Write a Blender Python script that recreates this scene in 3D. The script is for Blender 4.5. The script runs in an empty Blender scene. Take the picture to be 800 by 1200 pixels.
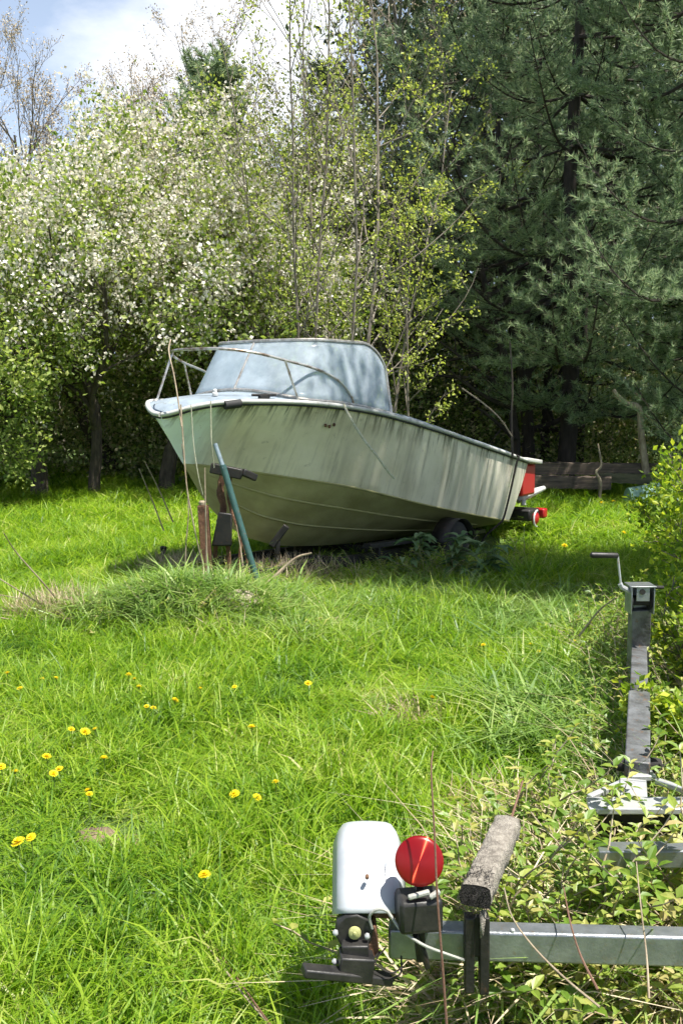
import bpy, math, random
import numpy as np
from mathutils import Vector, Matrix, Quaternion
R = math.radians
rs = np.random.RandomState(11)
random.seed(5)
scene = bpy.context.scene
COL = scene.collection
H = 1.65; F = 1100.0; PITCH = math.atan(135 / 1100.0)
SUN = Vector((0.36, -0.28, 1.1)).normalized()

# ------------------------------------------------------------------ camera geometry helpers (real positions measured from the photo)
def at(px, py, Y):
    u = (px - 400) / F; v = (600 - py) / F
    d = Vector((u, math.cos(PITCH) + v * math.sin(PITCH), -math.sin(PITCH) + v * math.cos(PITCH)))
    t = Y / d.y
    return Vector((d.x * t, Y, H + d.z * t))

def nz(x, y, s=1.0):
    return (math.sin(x * 1.7 * s + 1.3) * math.cos(y * 1.3 * s - .7) + .5 * math.sin(x * 3.9 * s - y * 2.7 * s) + .3 * math.cos(x * 7.1 * s + y * 6.3 * s))

def ground(x, y):
    z = .018 * nz(x, y)
    z += -.27 * math.exp(-(((x - 1.9) / 1.5) ** 2 + ((y - 10.3) / 1.0) ** 2))
    z += .17 * math.exp(-(((x + 1.12) / .75) ** 2 + ((y - 7.0) / .55) ** 2))
    if y > 11: z += .022 * (min(y, 22) - 11)
    return z

def gpx(px, py, dz=0.0):
    lo, hi = 1.6, 60.0
    for _ in range(50):
        m = (lo + hi) / 2
        p = at(px, py, m)
        if p.z > ground(p.x, p.y) + dz: lo = m
        else: hi = m
    return at(px, py, lo)

# ------------------------------------------------------------------ materials
def mat(name):
    m = bpy.data.materials.new(name); m.use_nodes = True
    nt = m.node_tree
    for n in list(nt.nodes): nt.nodes.remove(n)
    return m, nt, nt.nodes, nt.links

def nd(ns, t, **kw):
    n = ns.new(t)
    for k, v in kw.items():
        if k in n.inputs: n.inputs[k].default_value = v
        else: setattr(n, k, v)
    return n

def c4(c): return (c[0], c[1], c[2], 1)

def ramp(ns, stops):
    r = ns.new('ShaderNodeValToRGB')
    e = r.color_ramp.elements
    while len(e) < len(stops): e.new(.5)
    for i, (p, c) in enumerate(stops):
        e[i].position = p; e[i].color = c4(c)
    return r

def solid(name, c, rough=.6, metal=0, var=.25, scale=8, bump=.15, c2=None, spec=.4, detail=8, stretch=(1, 1, 1), thr=(.35, .7), c3=None):
    """base colour broken by noise towards c2 (dirt), plus rust/lichen specks c3 and bump"""
    m, nt, ns, L = mat(name)
    tc = ns.new('ShaderNodeTexCoord'); mp = nd(ns, 'ShaderNodeMapping'); mp.inputs['Scale'].default_value = stretch
    L.new(tc.outputs['Object'], mp.inputs['Vector'])
    n1 = nd(ns, 'ShaderNodeTexNoise', Scale=scale, Detail=detail, Roughness=.65)
    L.new(mp.outputs[0], n1.inputs['Vector'])
    if c2 is None: c2 = tuple(x * (1 - var) for x in c)
    r = ramp(ns, [(thr[0], c2), (thr[1], c)])
    L.new(n1.outputs['Fac'], r.inputs[0])
    b = ns.new('ShaderNodeBsdfPrincipled'); out = ns.new('ShaderNodeOutputMaterial')
    col = r.outputs[0]
    if c3 is not None:
        n3 = nd(ns, 'ShaderNodeTexNoise', Scale=scale * 2.7, Detail=10, Roughness=.75)
        L.new(mp.outputs[0], n3.inputs['Vector'])
        r3 = ramp(ns, [(.56, (0, 0, 0)), (.66, (1, 1, 1))]); L.new(n3.outputs['Fac'], r3.inputs[0])
        mx = nd(ns, 'ShaderNodeMix', data_type='RGBA'); mx.inputs['B'].default_value = c4(c3)
        L.new(r3.outputs[0], mx.inputs['Factor']); L.new(col, mx.inputs['A']); col = mx.outputs['Result']
    L.new(col, b.inputs['Base Color'])
    b.inputs['Roughness'].default_value = rough; b.inputs['Metallic'].default_value = metal
    b.inputs['Specular IOR Level'].default_value = spec
    if bump:
        bp = nd(ns, 'ShaderNodeBump', Strength=bump, Distance=.01)
        n2 = nd(ns, 'ShaderNodeTexNoise', Scale=scale * 6, Detail=5); L.new(mp.outputs[0], n2.inputs['Vector'])
        L.new(n2.outputs['Fac'], bp.inputs['Height']); L.new(bp.outputs[0], b.inputs['Normal'])
    L.new(b.outputs[0], out.inputs[0])
    return m

def leafmat(name, stops, trans=.45, tint=(1, 1, 1), rough=.5, gloss=.35, inst=False, tboost=1.25):
    """stops: ramp over a random value per leaf"""
    m, nt, ns, L = mat(name)
    g = ns.new('ShaderNodeNewGeometry')
    val = g.outputs['Random Per Island']
    if inst:
        oi = ns.new('ShaderNodeObjectInfo')
        ad = nd(ns, 'ShaderNodeMath', operation='MULTIPLY_ADD'); L.new(val, ad.inputs[0]); ad.inputs[1].default_value = .5
        a2 = nd(ns, 'ShaderNodeMath', operation='MULTIPLY'); L.new(oi.outputs['Random'], a2.inputs[0]); a2.inputs[1].default_value = .25
        L.new(a2.outputs[0], ad.inputs[2])
        # patches over the lawn
        no = nd(ns, 'ShaderNodeTexNoise', Scale=1.6, Detail=3); L.new(g.outputs['Position'], no.inputs['Vector'])
        a3 = nd(ns, 'ShaderNodeMath', operation='MULTIPLY_ADD'); L.new(no.outputs['Fac'], a3.inputs[0]); a3.inputs[1].default_value = .9; a3.inputs[2].default_value = -.33
        a4 = nd(ns, 'ShaderNodeMath', operation='ADD', use_clamp=True); L.new(ad.outputs[0], a4.inputs[0]); L.new(a3.outputs[0], a4.inputs[1])
        val = a4.outputs[0]
    r = ramp(ns, stops); L.new(val, r.inputs[0])
    b = ns.new('ShaderNodeBsdfPrincipled'); L.new(r.outputs[0], b.inputs['Base Color'])
    b.inputs['Roughness'].default_value = rough; b.inputs['Specular IOR Level'].default_value = gloss
    t = ns.new('ShaderNodeBsdfTranslucent')
    mm = nd(ns, 'ShaderNodeMix', data_type='RGBA', blend_type='MULTIPLY'); mm.inputs['Factor'].default_value = 1
    L.new(r.outputs[0], mm.inputs['A']); mm.inputs['B'].default_value = (tboost * tint[0], tboost * tint[1], tboost * tint[2], 1)
    L.new(mm.outputs['Result'], t.inputs['Color'])
    mx = nd(ns, 'ShaderNodeMixShader', Fac=trans); L.new(b.outputs[0], mx.inputs[1]); L.new(t.outputs[0], mx.inputs[2])
    out = ns.new('ShaderNodeOutputMaterial'); L.new(mx.outputs[0], out.inputs[0])
    return m

M = {}
GY = (1.08, 1.12, .6)
M['grass'] = leafmat('grass_blades', [(0, (.04, .11, .012)), (.25, (.10, .21, .014)), (.5, (.195, .32, .018)), (.75, (.30, .41, .035)), (.87, (.40, .44, .12)), (1, (.55, .48, .28))], .46, GY, inst=True, rough=.45, gloss=.4, tboost=1.4)
M['lush'] = leafmat('lush_grass_blades', [(0, (.09, .18, .05)), (.5, (.22, .34, .08)), (.8, (.38, .47, .16)), (1, (.62, .55, .34))], .4, GY, inst=True, rough=.4, gloss=.45)
M['straw'] = leafmat('dead_straw', [(0, (.30, .22, .13)), (.6, (.52, .42, .28)), (1, (.7, .6, .42))], .2)
M['weed'] = leafmat('weed_leaves', [(0, (.06, .13, .02)), (.3, (.15, .25, .03)), (.55, (.28, .34, .06)), (.75, (.42, .40, .13)), (1, (.55, .40, .26))], .38, GY, inst=True, rough=.42, gloss=.45)
M['shrub'] = leafmat('shrub_leaves', [(0, (.08, .15, .02)), (.5, (.24, .35, .03)), (1, (.52, .56, .06))], .45, GY)
M['broad'] = leafmat('broad_leaves', [(0, (.06, .13, .05)), (.6, (.13, .22, .09)), (1, (.26, .34, .17))], .3)
M['apple'] = leafmat('apple_leaves', [(0, (.09, .15, .03)), (.5, (.25, .33, .07)), (1, (.48, .53, .17))], .45, GY)
M['blossom'] = leafmat('blossom_petals', [(0, (.44, .39, .28)), (.4, (.68, .64, .53)), (1, (.84, .80, .74))], .3)
M['yleaf'] = leafmat('young_yellow_leaves', [(0, (.20, .25, .06)), (.5, (.36, .43, .08)), (1, (.58, .60, .17))], .45, GY)
M['needle'] = leafmat('pine_needles', [(0, (.10, .165, .085)), (.5, (.26, .35, .18)), (.95, (.42, .50, .28)), (1, (.30, .22, .13))], .38, rough=.45, gloss=.4)
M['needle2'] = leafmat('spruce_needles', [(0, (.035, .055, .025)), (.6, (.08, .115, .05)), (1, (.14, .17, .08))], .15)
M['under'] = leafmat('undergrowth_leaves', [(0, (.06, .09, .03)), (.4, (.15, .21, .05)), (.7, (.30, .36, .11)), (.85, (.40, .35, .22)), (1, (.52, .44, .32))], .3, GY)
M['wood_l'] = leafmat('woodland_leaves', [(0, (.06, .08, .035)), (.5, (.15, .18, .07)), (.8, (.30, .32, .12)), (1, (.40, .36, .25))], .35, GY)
M['petal'] = leafmat('dandelion_petals', [(0, (.84, .60, .008)), (1, (.95, .80, .03))], .25)
M['stem'] = leafmat('green_stems', [(0, (.10, .18, .04)), (1, (.2, .28, .07))], .2)
M['bark'] = solid('dark_bark', (.12, .095, .07), .9, c2=(.035, .028, .022), scale=14, bump=.8, stretch=(1, 1, .3))
M['pbark'] = solid('pine_bark', (.065, .05, .04), .9, c2=(.022, .018, .015), scale=10, bump=.8, stretch=(1, 1, .3))
M['gbark'] = solid('grey_bark', (.27, .235, .19), .85, c2=(.11, .09, .07), scale=14, bump=.5, stretch=(1, 1, .3))
M['dead'] = solid('bleached_dead_wood', (.42, .35, .25), .85, c2=(.2, .15, .10), scale=20, bump=.4, stretch=(1, 1, .4))
M['reed'] = solid('reddish_dry_stalk', (.17, .10, .07), .8, c2=(.14, .07, .045), scale=20, bump=.2)
M['timber'] = solid('weathered_timber', (.17, .13, .095), .9, c2=(.055, .042, .034), scale=5, bump=.7, stretch=(.35, 3, 5))
M['timber2'] = solid('mossy_timber', (.16, .15, .085), .9, c2=(.07, .07, .04), scale=5, bump=.7, stretch=(.35, 3, 5))
M['galv'] = solid('galvanised_steel', (.34, .36, .38), .42, .75, c2=(.20, .22, .23), scale=22, bump=.12, thr=(.3, .7), c3=(.28, .25, .21))
M['galvtop'] = solid('pale_galvanised_plate', (.50, .51, .52), .42, .35, c2=(.42, .43, .44), scale=15, bump=.1, c3=(.4, .34, .27))
M['gpost'] = solid('grimy_weathered_steel', (.20, .21, .22), .55, .4, c2=(.07, .07, .068), scale=12, bump=.3, c3=(.16, .10, .06))
M['fender'] = solid('white_fender_paint', (.45, .475, .50), .30, 0, c2=(.32, .345, .37), scale=5, bump=.06, c3=(.46, .45, .42), spec=.5, thr=(.25, .6))
M['black'] = solid('black_plastic', (.010, .010, .011), .45, 0, c2=(.035, .033, .03), scale=20, bump=.1)
M['blackm'] = solid('black_painted_steel', (.012, .013, .014), .5, .2, c2=(.028, .025, .022), scale=16, bump=.2, c3=(.06, .035, .022))
M['rubber'] = solid('rubber_tyre', (.018, .018, .018), .9, 0, c2=(.035, .032, .03), scale=14, bump=.3)
M['rust'] = solid('rusty_steel', (.20, .10, .055), .85, .1, c2=(.07, .035, .022), scale=14, bump=.6, c3=(.30, .19, .12))
M['gjack'] = solid('green_painted_tube', (.045, .12, .11), .5, .1, c2=(.03, .07, .065), scale=20, bump=.1, c3=(.14, .09, .06))
M['gblue'] = solid('blue_grey_tube', (.28, .36, .40), .45, .3, c2=(.16, .2, .23), scale=20)
M['alu'] = solid('oxidised_aluminium', (.62, .60, .56), .38, .7, c2=(.32, .28, .24), scale=18, bump=.1)
M['railm'] = solid('tarnished_rail', (.55, .53, .50), .35, .7, c2=(.20, .14, .10), scale=9, bump=.1, thr=(.4, .55))
M['rub'] = solid('white_rub_rail', (.60, .60, .57), .5, 0, c2=(.40, .40, .37), scale=6, bump=.1, c3=(.3, .28, .22))
M['rubdark'] = solid('dark_rubber_and_rail_shade', (.03, .03, .03), .7)
M['deck'] = solid('faded_blue_grey_deck', (.30, .36, .42), .5, 0, c2=(.19, .23, .27), scale=5, bump=.1, c3=(.16, .16, .13))
M['floor'] = solid('cockpit_floor', (.30, .29, .26), .8, c2=(.12, .11, .08), scale=6, bump=.3)
M['vinyl'] = solid('aged_blue_vinyl', (.16, .24, .32), .6, c2=(.10, .14, .17), scale=8)
M['red'] = solid('red_paint', (.36, .010, .014), .35, 0, c2=(.36, .01, .012), scale=5, bump=.05, spec=.5)
M['whitep'] = solid('white_engine_casting', (.66, .66, .64), .45, c2=(.4, .4, .38), scale=18, bump=.15)
M['rope'] = solid('bleached_rope', (.55, .54, .42), .9, c2=(.35, .34, .24), scale=60, bump=.5)
M['strap'] = solid('dark_tie_strap', (.035, .03, .026), .85, scale=30)
M['wire'] = solid('grey_cable', (.42, .42, .38), .5, scale=30)
M['carpet'] = solid('weathered_bunk_carpet', (.44, .40, .34), .95, c2=(.17, .15, .125), scale=45, bump=1.0, c3=(.48, .44, .37))
M['bristle'] = solid('frayed_carpet_end', (.05, .045, .04), .95, c2=(.015, .013, .012), scale=60, bump=1)
M['stone'] = solid('pale_pink_stone', (.46, .37, .30), .9, c2=(.26, .22, .17), scale=9, bump=.6, c3=(.16, .17, .10))
M['palegreen'] = solid('pale_green_hull', (.26, .42, .33), .6, c2=(.17, .28, .22), scale=5, bump=.1)
M['yellowcap'] = solid('yellowed_cap', (.5, .5, .2), .5, c2=(.3, .3, .13), scale=30)
M['thatch'] = solid('brown_thatch', (.30, .22, .15), .95, c2=(.14, .10, .07), scale=30, bump=1)

def mk_hull():
    # weathered gelcoat: UV u = metres aft of the bow, v = 0 chine .. 1 gunwale (topsides), -1..0 bottom
    m, nt, ns, L = mat('weathered_gelcoat')
    uv = nd(ns, 'ShaderNodeUVMap', uv_map='hull')
    def noise(sx, sy, det=6, sc=1.0, rough=.6):
        mp = ns.new('ShaderNodeMapping'); mp.inputs['Scale'].default_value = (sx, sy, 1); L.new(uv.outputs[0], mp.inputs[0])
        n = nd(ns, 'ShaderNodeTexNoise', Scale=sc, Detail=det, Roughness=rough); L.new(mp.outputs[0], n.inputs['Vector']); return n.outputs['Fac']
    def mixc(fac, a, b, bt='MIX'):
        x = nd(ns, 'ShaderNodeMix', data_type='RGBA', blend_type=bt)
        for s, v in (('Factor', fac), ('A', a), ('B', b)):
            if isinstance(v, (tuple, float)): x.inputs[s].default_value = c4(v) if isinstance(v, tuple) else v
            else: L.new(v, x.inputs[s])
        return x.outputs['Result']
    def rr(src, a, b, ca=(0, 0, 0), cb=(1, 1, 1)):
        r = ramp(ns, [(a, ca), (b, cb)]); L.new(src, r.inputs[0]); return r.outputs[0]
    def mul(a, b):
        x = nd(ns, 'ShaderNodeMath', operation='MULTIPLY'); L.new(a, x.inputs[0])
        if isinstance(b, float): x.inputs[1].default_value = b
        else: L.new(b, x.inputs[1])
        return x.outputs[0]
    sep = ns.new('ShaderNodeSeparateXYZ'); L.new(uv.outputs[0], sep.inputs[0])
    v = sep.outputs['Y']; u = sep.outputs['X']
    # growth of algae towards mid hull, sky light painted in as a bluish bow tint, cream stern
    base = rr(noise(1.2, .8, 5), .32, .62, (.58, .52, .35), (.80, .74, .56))
    bowm = nd(ns, 'ShaderNodeMapRange'); L.new(u, bowm.inputs[0]); bowm.inputs[1].default_value = .38; bowm.inputs[2].default_value = .62; bowm.inputs[3].default_value = 1; bowm.inputs[4].default_value = 0
    base = mixc(mul(bowm.outputs[0], .85), base, (.72, .80, .78))
    st = nd(ns, 'ShaderNodeMapRange'); L.new(u, st.inputs[0]); st.inputs[1].default_value = 2.6; st.inputs[2].default_value = 4.2
    base = mixc(mul(st.outputs[0], .7), base, (.72, .67, .56))
    # vertical streaks
    s1 = rr(noise(11, .8, 8, rough=.7), .52, .68)
    base = mixc(mul(s1, .45), base, (.19, .165, .12))
    s3 = rr(noise(3.2, .35, 5), .52, .68)
    base = mixc(mul(s3, .45), base, (.24, .21, .155))
    s4 = rr(noise(5.5, .25, 4), .60, .66); base = mixc(mul(mul(s4, st.outputs[0]), .75), base, (.12, .09, .055))
    # black drips just under the gunwale
    drip = rr(noise(20, 1.6, 7), .50, .60)
    top = nd(ns, 'ShaderNodeMapRange'); L.new(v, top.inputs[0]); top.inputs[1].default_value = .68; top.inputs[2].default_value = .98
    base = mixc(mul(drip, mul(top.outputs[0], .9)), base, (.05, .05, .035))
    s5 = rr(noise(2.6, 1.1, 8, rough=.72), .50, .64); base = mixc(mul(s5, mul(top.outputs[0], .7)), base, (.20, .14, .075))
    # blotches
    bl = rr(noise(9, 7, 9, rough=.75), .60, .70)
    base = mixc(mul(bl, .6), base, (.22, .17, .12))
    # bottom: yellow-olive
    bot = rr(v, 0.0, .004, (1, 1, 1), (0, 0, 0))
    bcol = rr(noise(2.2, 2.5, 6), .35, .7, (.26, .24, .10), (.42, .39, .19))
    base = mixc(bot, base, bcol)
    b = ns.new('ShaderNodeBsdfPrincipled'); L.new(base, b.inputs['Base Color'])
    b.inputs['Roughness'].default_value = .5; b.inputs['Specular IOR Level'].default_value = .4
    bp = nd(ns, 'ShaderNodeBump', Strength=.12, Distance=.01); L.new(noise(25, 18, 5), bp.inputs['Height']); L.new(bp.outputs[0], b.inputs['Normal'])
    o = ns.new('ShaderNodeOutputMaterial'); L.new(b.outputs[0], o.inputs[0])
    return m
M['hull'] = mk_hull()

def mk_glass():
    m, nt, ns, L = mat('cloudy_plexiglass')
    tc = ns.new('ShaderNodeTexCoord')
    n = nd(ns, 'ShaderNodeTexNoise', Scale=5, Detail=9, Roughness=.7); L.new(tc.outputs['Object'], n.inputs[0])
    r = ramp(ns, [(.3, (.50, .57, .63)), (.7, (.68, .73, .78))]); L.new(n.outputs[0], r.inputs[0])  # cloudy haze, its blue-white colour also painting in the reflected sky
    b = ns.new('ShaderNodeBsdfPrincipled'); L.new(r.outputs[0], b.inputs['Base Color']); b.inputs['Roughness'].default_value = .22; b.inputs['Specular IOR Level'].default_value = .7
    tl = ns.new('ShaderNodeBsdfTranslucent'); tl.inputs[0].default_value = (.75, .85, .95, 1)
    m1 = nd(ns, 'ShaderNodeMixShader', Fac=.4); L.new(b.outputs[0], m1.inputs[1]); L.new(tl.outputs[0], m1.inputs[2])
    tr = ns.new('ShaderNodeBsdfTransparent'); tr.inputs[0].default_value = (.85, .9, .92, 1)
    r2 = ramp(ns, [(.35, (.60, .60, .60)), (.65, (.42, .42, .42))]); L.new(n.outputs[0], r2.inputs[0])
    m2 = nd(ns, 'ShaderNodeMixShader'); L.new(r2.outputs[0], m2.inputs[0]); L.new(m1.outputs[0], m2.inputs[1]); L.new(tr.outputs[0], m2.inputs[2])
    o = ns.new('ShaderNodeOutputMaterial'); L.new(m2.outputs[0], o.inputs[0])
    return m
M['glass'] = mk_glass()

def mk_lens():
    m, nt, ns, L = mat('red_lens')
    b = ns.new('ShaderNodeBsdfPrincipled'); b.inputs['Base Color'].default_value = (.28, .002, .010, 1)
    b.inputs['Roughness'].default_value = .3; b.inputs['Specular IOR Level'].default_value = .5
    g = ns.new('ShaderNodeBsdfAnisotropic'); g.inputs['Color'].default_value = (1, .12, .06, 1); g.inputs['Roughness'].default_value = .42; g.inputs['Anisotropy'].default_value = LENS_A
    tg = nd(ns, 'ShaderNodeTangent', direction_type='RADIAL', axis='Y'); L.new(tg.outputs[0], g.inputs['Tangent'])
    t = ns.new('ShaderNodeBsdfTranslucent'); t.inputs[0].default_value = (.8, .02, .01, 1)
    mx = nd(ns, 'ShaderNodeMixShader', Fac=.25); L.new(b.outputs[0], mx.inputs[1]); L.new(t.outputs[0], mx.inputs[2])
    m2 = nd(ns, 'ShaderNodeMixShader', Fac=.28); L.new(mx.outputs[0], m2.inputs[1]); L.new(g.outputs[0], m2.inputs[2])
    o = ns.new('ShaderNodeOutputMaterial'); L.new(m2.outputs[0], o.inputs[0])
    return m
LENS_A = .82
M['lens'] = mk_lens()

def mk_ground():
    m, nt, ns, L = mat('soil_and_thatch')
    tc = ns.new('ShaderNodeTexCoord')
    n = nd(ns, 'ShaderNodeTexNoise', Scale=6, Detail=10, Roughness=.7); L.new(tc.outputs['Object'], n.inputs[0])
    r = ramp(ns, [(.3, (.035, .06, .014)), (.55, (.07, .12, .02)), (.75, (.12, .12, .05))]); L.new(n.outputs[0], r.inputs[0])
    b = ns.new('ShaderNodeBsdfPrincipled'); L.new(r.outputs[0], b.inputs['Base Color']); b.inputs['Roughness'].default_value = .95
    bp = nd(ns, 'ShaderNodeBump', Strength=.6, Distance=.03); L.new(n.outputs[0], bp.inputs['Height']); L.new(bp.outputs[0], b.inputs['Normal'])
    o = ns.new('ShaderNodeOutputMaterial'); L.new(b.outputs[0], o.inputs[0])
    return m
M['ground'] = mk_ground()

# ------------------------------------------------------------------ object helpers
def tag(o, label=None, cat=None, group=None, kind=None):
    if label: o['label'] = label
    if cat: o['category'] = cat
    if group: o['group'] = group
    if kind: o['kind'] = kind
    return o

ORG = {}
def thing(name, label, cat, loc, group=None):
    o = bpy.data.objects.new(name, None); COL.objects.link(o); o.location = loc; o.empty_display_size = .2
    ORG[o] = Vector(loc)
    return tag(o, label, cat, group)

def origin(parent):
    return ORG.get(parent, Vector((0, 0, 0))) if parent else Vector((0, 0, 0))

def link(o, parent):
    COL.objects.link(o)
    if parent is not None:
        o.parent = parent
        ORG[o] = origin(parent)          # children sit at their parent's origin
    return o

def npmesh(name, V, F_, m, parent=None, smooth=False, loc=None):
    """V (n,3) world coordinates, F_ (m,k) faces of one size"""
    org = origin(parent) if parent is not None else (Vector(loc) if loc is not None else Vector((0, 0, 0)))
    V = np.asarray(V, dtype=np.float32) - np.array(org, dtype=np.float32)
    me = bpy.data.meshes.new(name)
    me.vertices.add(len(V)); me.vertices.foreach_set('co', V.ravel())
    F_ = np.asarray(F_, dtype=np.int32); k = F_.shape[1]
    me.loops.add(F_.size); me.loops.foreach_set('vertex_index', F_.ravel())
    me.polygons.add(len(F_)); me.polygons.foreach_set('loop_start', np.arange(0, F_.size, k, dtype=np.int32))
    me.polygons.foreach_set('use_smooth', np.full(len(F_), smooth, dtype=bool))
    me.update(calc_edges=True); me.materials.append(m)
    o = bpy.data.objects.new(name, me)
    if parent is None: o.location = org; ORG[o] = org
    return link(o, parent)

class MB:
    def __init__(s): s.v = []; s.f = []; s.mi = []; s.cur = 0
    def add(s, vs, fs):
        n = len(s.v); s.v += [Vector(a) for a in vs]; s.f += [tuple(i + n for i in f) for f in fs]; s.mi += [s.cur] * len(fs); return s
    def box(s, c, size, rot=None):
        c = Vector(c); h = [x / 2 for x in size]; vs = []
        for dx in (-1, 1):
            for dy in (-1, 1):
                for dz in (-1, 1):
                    p = Vector((dx * h[0], dy * h[1], dz * h[2]))
                    if rot is not None: p = rot @ p
                    vs.append(c + p)
        return s.add(vs, [(0, 1, 3, 2), (4, 6, 7, 5), (0, 4, 5, 1), (2, 3, 7, 6), (0, 2, 6, 4), (1, 5, 7, 3)])
    def beam(s, a, b, w, h, up=(0, 0, 1)):
        a = Vector(a); b = Vector(b); d = (b - a).normalized(); r = d.cross(Vector(up)).normalized(); u = r.cross(d)
        rot = Matrix((r, d, u)).transposed()
        return s.box((a + b) / 2, (w, (b - a).length, h), rot)
    def tube(s, pts, rad, n=8, cap=True):
        pts = [Vector(p) for p in pts]
        if not isinstance(rad, (list, tuple)): rad = [rad] * len(pts)
        vs = []; ref = None
        for i, p in enumerate(pts):
            d = (pts[min(i + 1, len(pts) - 1)] - pts[max(i - 1, 0)])
            d = d.normalized() if d.length > 1e-9 else Vector((0, 0, 1))
            if ref is None: ref = d.orthogonal().normalized()
            ref = (ref - d * ref.dot(d))
            ref = ref.normalized() if ref.length > 1e-6 else d.orthogonal().normalized()
            bi = d.cross(ref)
            for k in range(n):
                a = 2 * math.pi * k / n
                vs.append(p + (ref * math.cos(a) + bi * math.sin(a)) * rad[i])
        fs = []
        for i in range(len(pts) - 1):
            for k in range(n):
                k2 = (k + 1) % n
                fs.append((i * n + k, i * n + k2, (i + 1) * n + k2, (i + 1) * n + k))
        if cap:
            fs.append(tuple(range(n))[::-1]); fs.append(tuple((len(pts) - 1) * n + k for k in range(n)))
        return s.add(vs, fs)
    def lathe(s, c, axis, prof, n=24):
        """prof: (distance along axis, radius)"""
        c = Vector(c); axis = Vector(axis).normalized()
        return s.tube2([c + axis * a for a, r in prof], [r for a, r in prof], axis, n)
    def tube2(s, pts, rad, axis, n):
        e = axis.orthogonal().normalized(); b = axis.cross(e); vs = []
        for p, r in zip(pts, rad):
            for k in range(n):
                a = 2 * math.pi * k / n; vs.append(p + (e * math.cos(a) + b * math.sin(a)) * max(r, 1e-4))
        fs = []
        for i in range(len(pts) - 1):
            for k in range(n):
                k2 = (k + 1) % n; fs.append((i * n + k, i * n + k2, (i + 1) * n + k2, (i + 1) * n + k))
        fs.append(tuple(range(n))[::-1]); fs.append(tuple((len(pts) - 1) * n + k for k in range(n)))
        return s.add(vs, fs)
    def grid(s, P):
        """P: rows of points"""
        nr = len(P); nc = len(P[0]); vs = [p for r in P for p in r]
        fs = [(i * nc + j, i * nc + j + 1, (i + 1) * nc + j + 1, (i + 1) * nc + j) for i in range(nr - 1) for j in range(nc - 1)]
        return s.add(vs, fs)
    def build(s, name, m, parent=None, smooth=True, bevel=0, solid_=0, loc=None, auto=40):
        org = origin(parent) if parent is not None else (Vector(loc) if loc is not None else Vector((0, 0, 0)))
        me = bpy.data.meshes.new(name); me.from_pydata([v - org for v in s.v], [], s.f); me.validate(); me.update()
        ms = m if isinstance(m, (list, tuple)) else [m]
        for x in ms: me.materials.append(x)
        if len(ms) > 1: me.polygons.foreach_set('material_index', s.mi[:len(me.polygons)])
        if smooth:
            me.polygons.foreach_set('use_smooth', [True] * len(me.polygons))
            try: me.set_sharp_from_angle(angle=R(auto))
            except Exception: pass
        o = bpy.data.objects.new(name, me)
        if solid_:
            md = o.modifiers.new('thickness', 'SOLIDIFY'); md.thickness = solid_; md.offset = 0
        if bevel:
            md = o.modifiers.new('bevel', 'BEVEL'); md.width = bevel; md.segments = 2; md.limit_method = 'ANGLE'; md.angle_limit = R(35)
        if parent is None: o.location = org; ORG[o] = org
        return link(o, parent)

def spline(pts, n=24):
    pts = [Vector(p) for p in pts]; out = []
    P = [pts[0] * 2 - pts[1]] + pts + [pts[-1] * 2 - pts[-2]]
    segs = len(pts) - 1
    for i in range(segs):
        k = max(2, n // segs)
        for j in range(k):
            t = j / k; p0, p1, p2, p3 = P[i:i + 4]
            out.append(.5 * ((2 * p1) + (p2 - p0) * t + (2 * p0 - 5 * p1 + 4 * p2 - p3) * t * t + (3 * p1 - p0 - 3 * p2 + p3) * t ** 3))
    out.append(pts[-1]); return out

# ------------------------------------------------------------------ leaf clouds (vectorised)
def unit(a): return a / np.maximum(np.linalg.norm(a, axis=1, keepdims=True), 1e-9)
def leaves(P, size, dirs=None, aspect=.5, rng=rs, fold=.15, upbias=0.0, dirmix=.5):
    """P (n,3) leaf bases; returns V,F of kite-shaped leaves"""
    n = len(P); d = unit(rng.normal(size=(n, 3)))
    if dirs is not None: d = unit(dirs * dirmix + d * (1 - dirmix))
    nrm = rng.normal(size=(n, 3)); nrm[:, 2] += upbias * np.sign(nrm[:, 2] + .5)
    side = unit(np.cross(d, nrm)); up = np.cross(side, d)
    L = (size if np.ndim(size) else np.full(n, size)) * rng.uniform(.6, 1.25, n); L = L[:, None]
    a = P; b = P + d * L * .45 + side * L * aspect * .5 + up * L * fold * .4; c = P + d * L; e = P + d * L * .45 - side * L * aspect * .5 + up * L * fold * .4
    V = np.stack([a, b, c, e], 1).reshape(-1, 3); Fc = np.arange(n * 4).reshape(n, 4)
    return V, Fc

def needles(P, D, count, length, width, rng=rs, spread=.9):
    n = len(P) * count
    B = np.repeat(P, count, 0); DD = np.repeat(D, count, 0)
    d = unit(DD + spread * unit(rng.normal(size=(n, 3))))
    side = unit(np.cross(d, rng.normal(size=(n, 3))))
    B = B + DD * rng.uniform(-.06, .02, (n, 1))
    L = length * rng.uniform(.7, 1.15, (n, 1)); W = width
    V = np.stack([B - side * W * .5, B + side * W * .5, B + d * L], 1).reshape(-1, 3)
    return V, np.arange(n * 3).reshape(n, 3)

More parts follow.
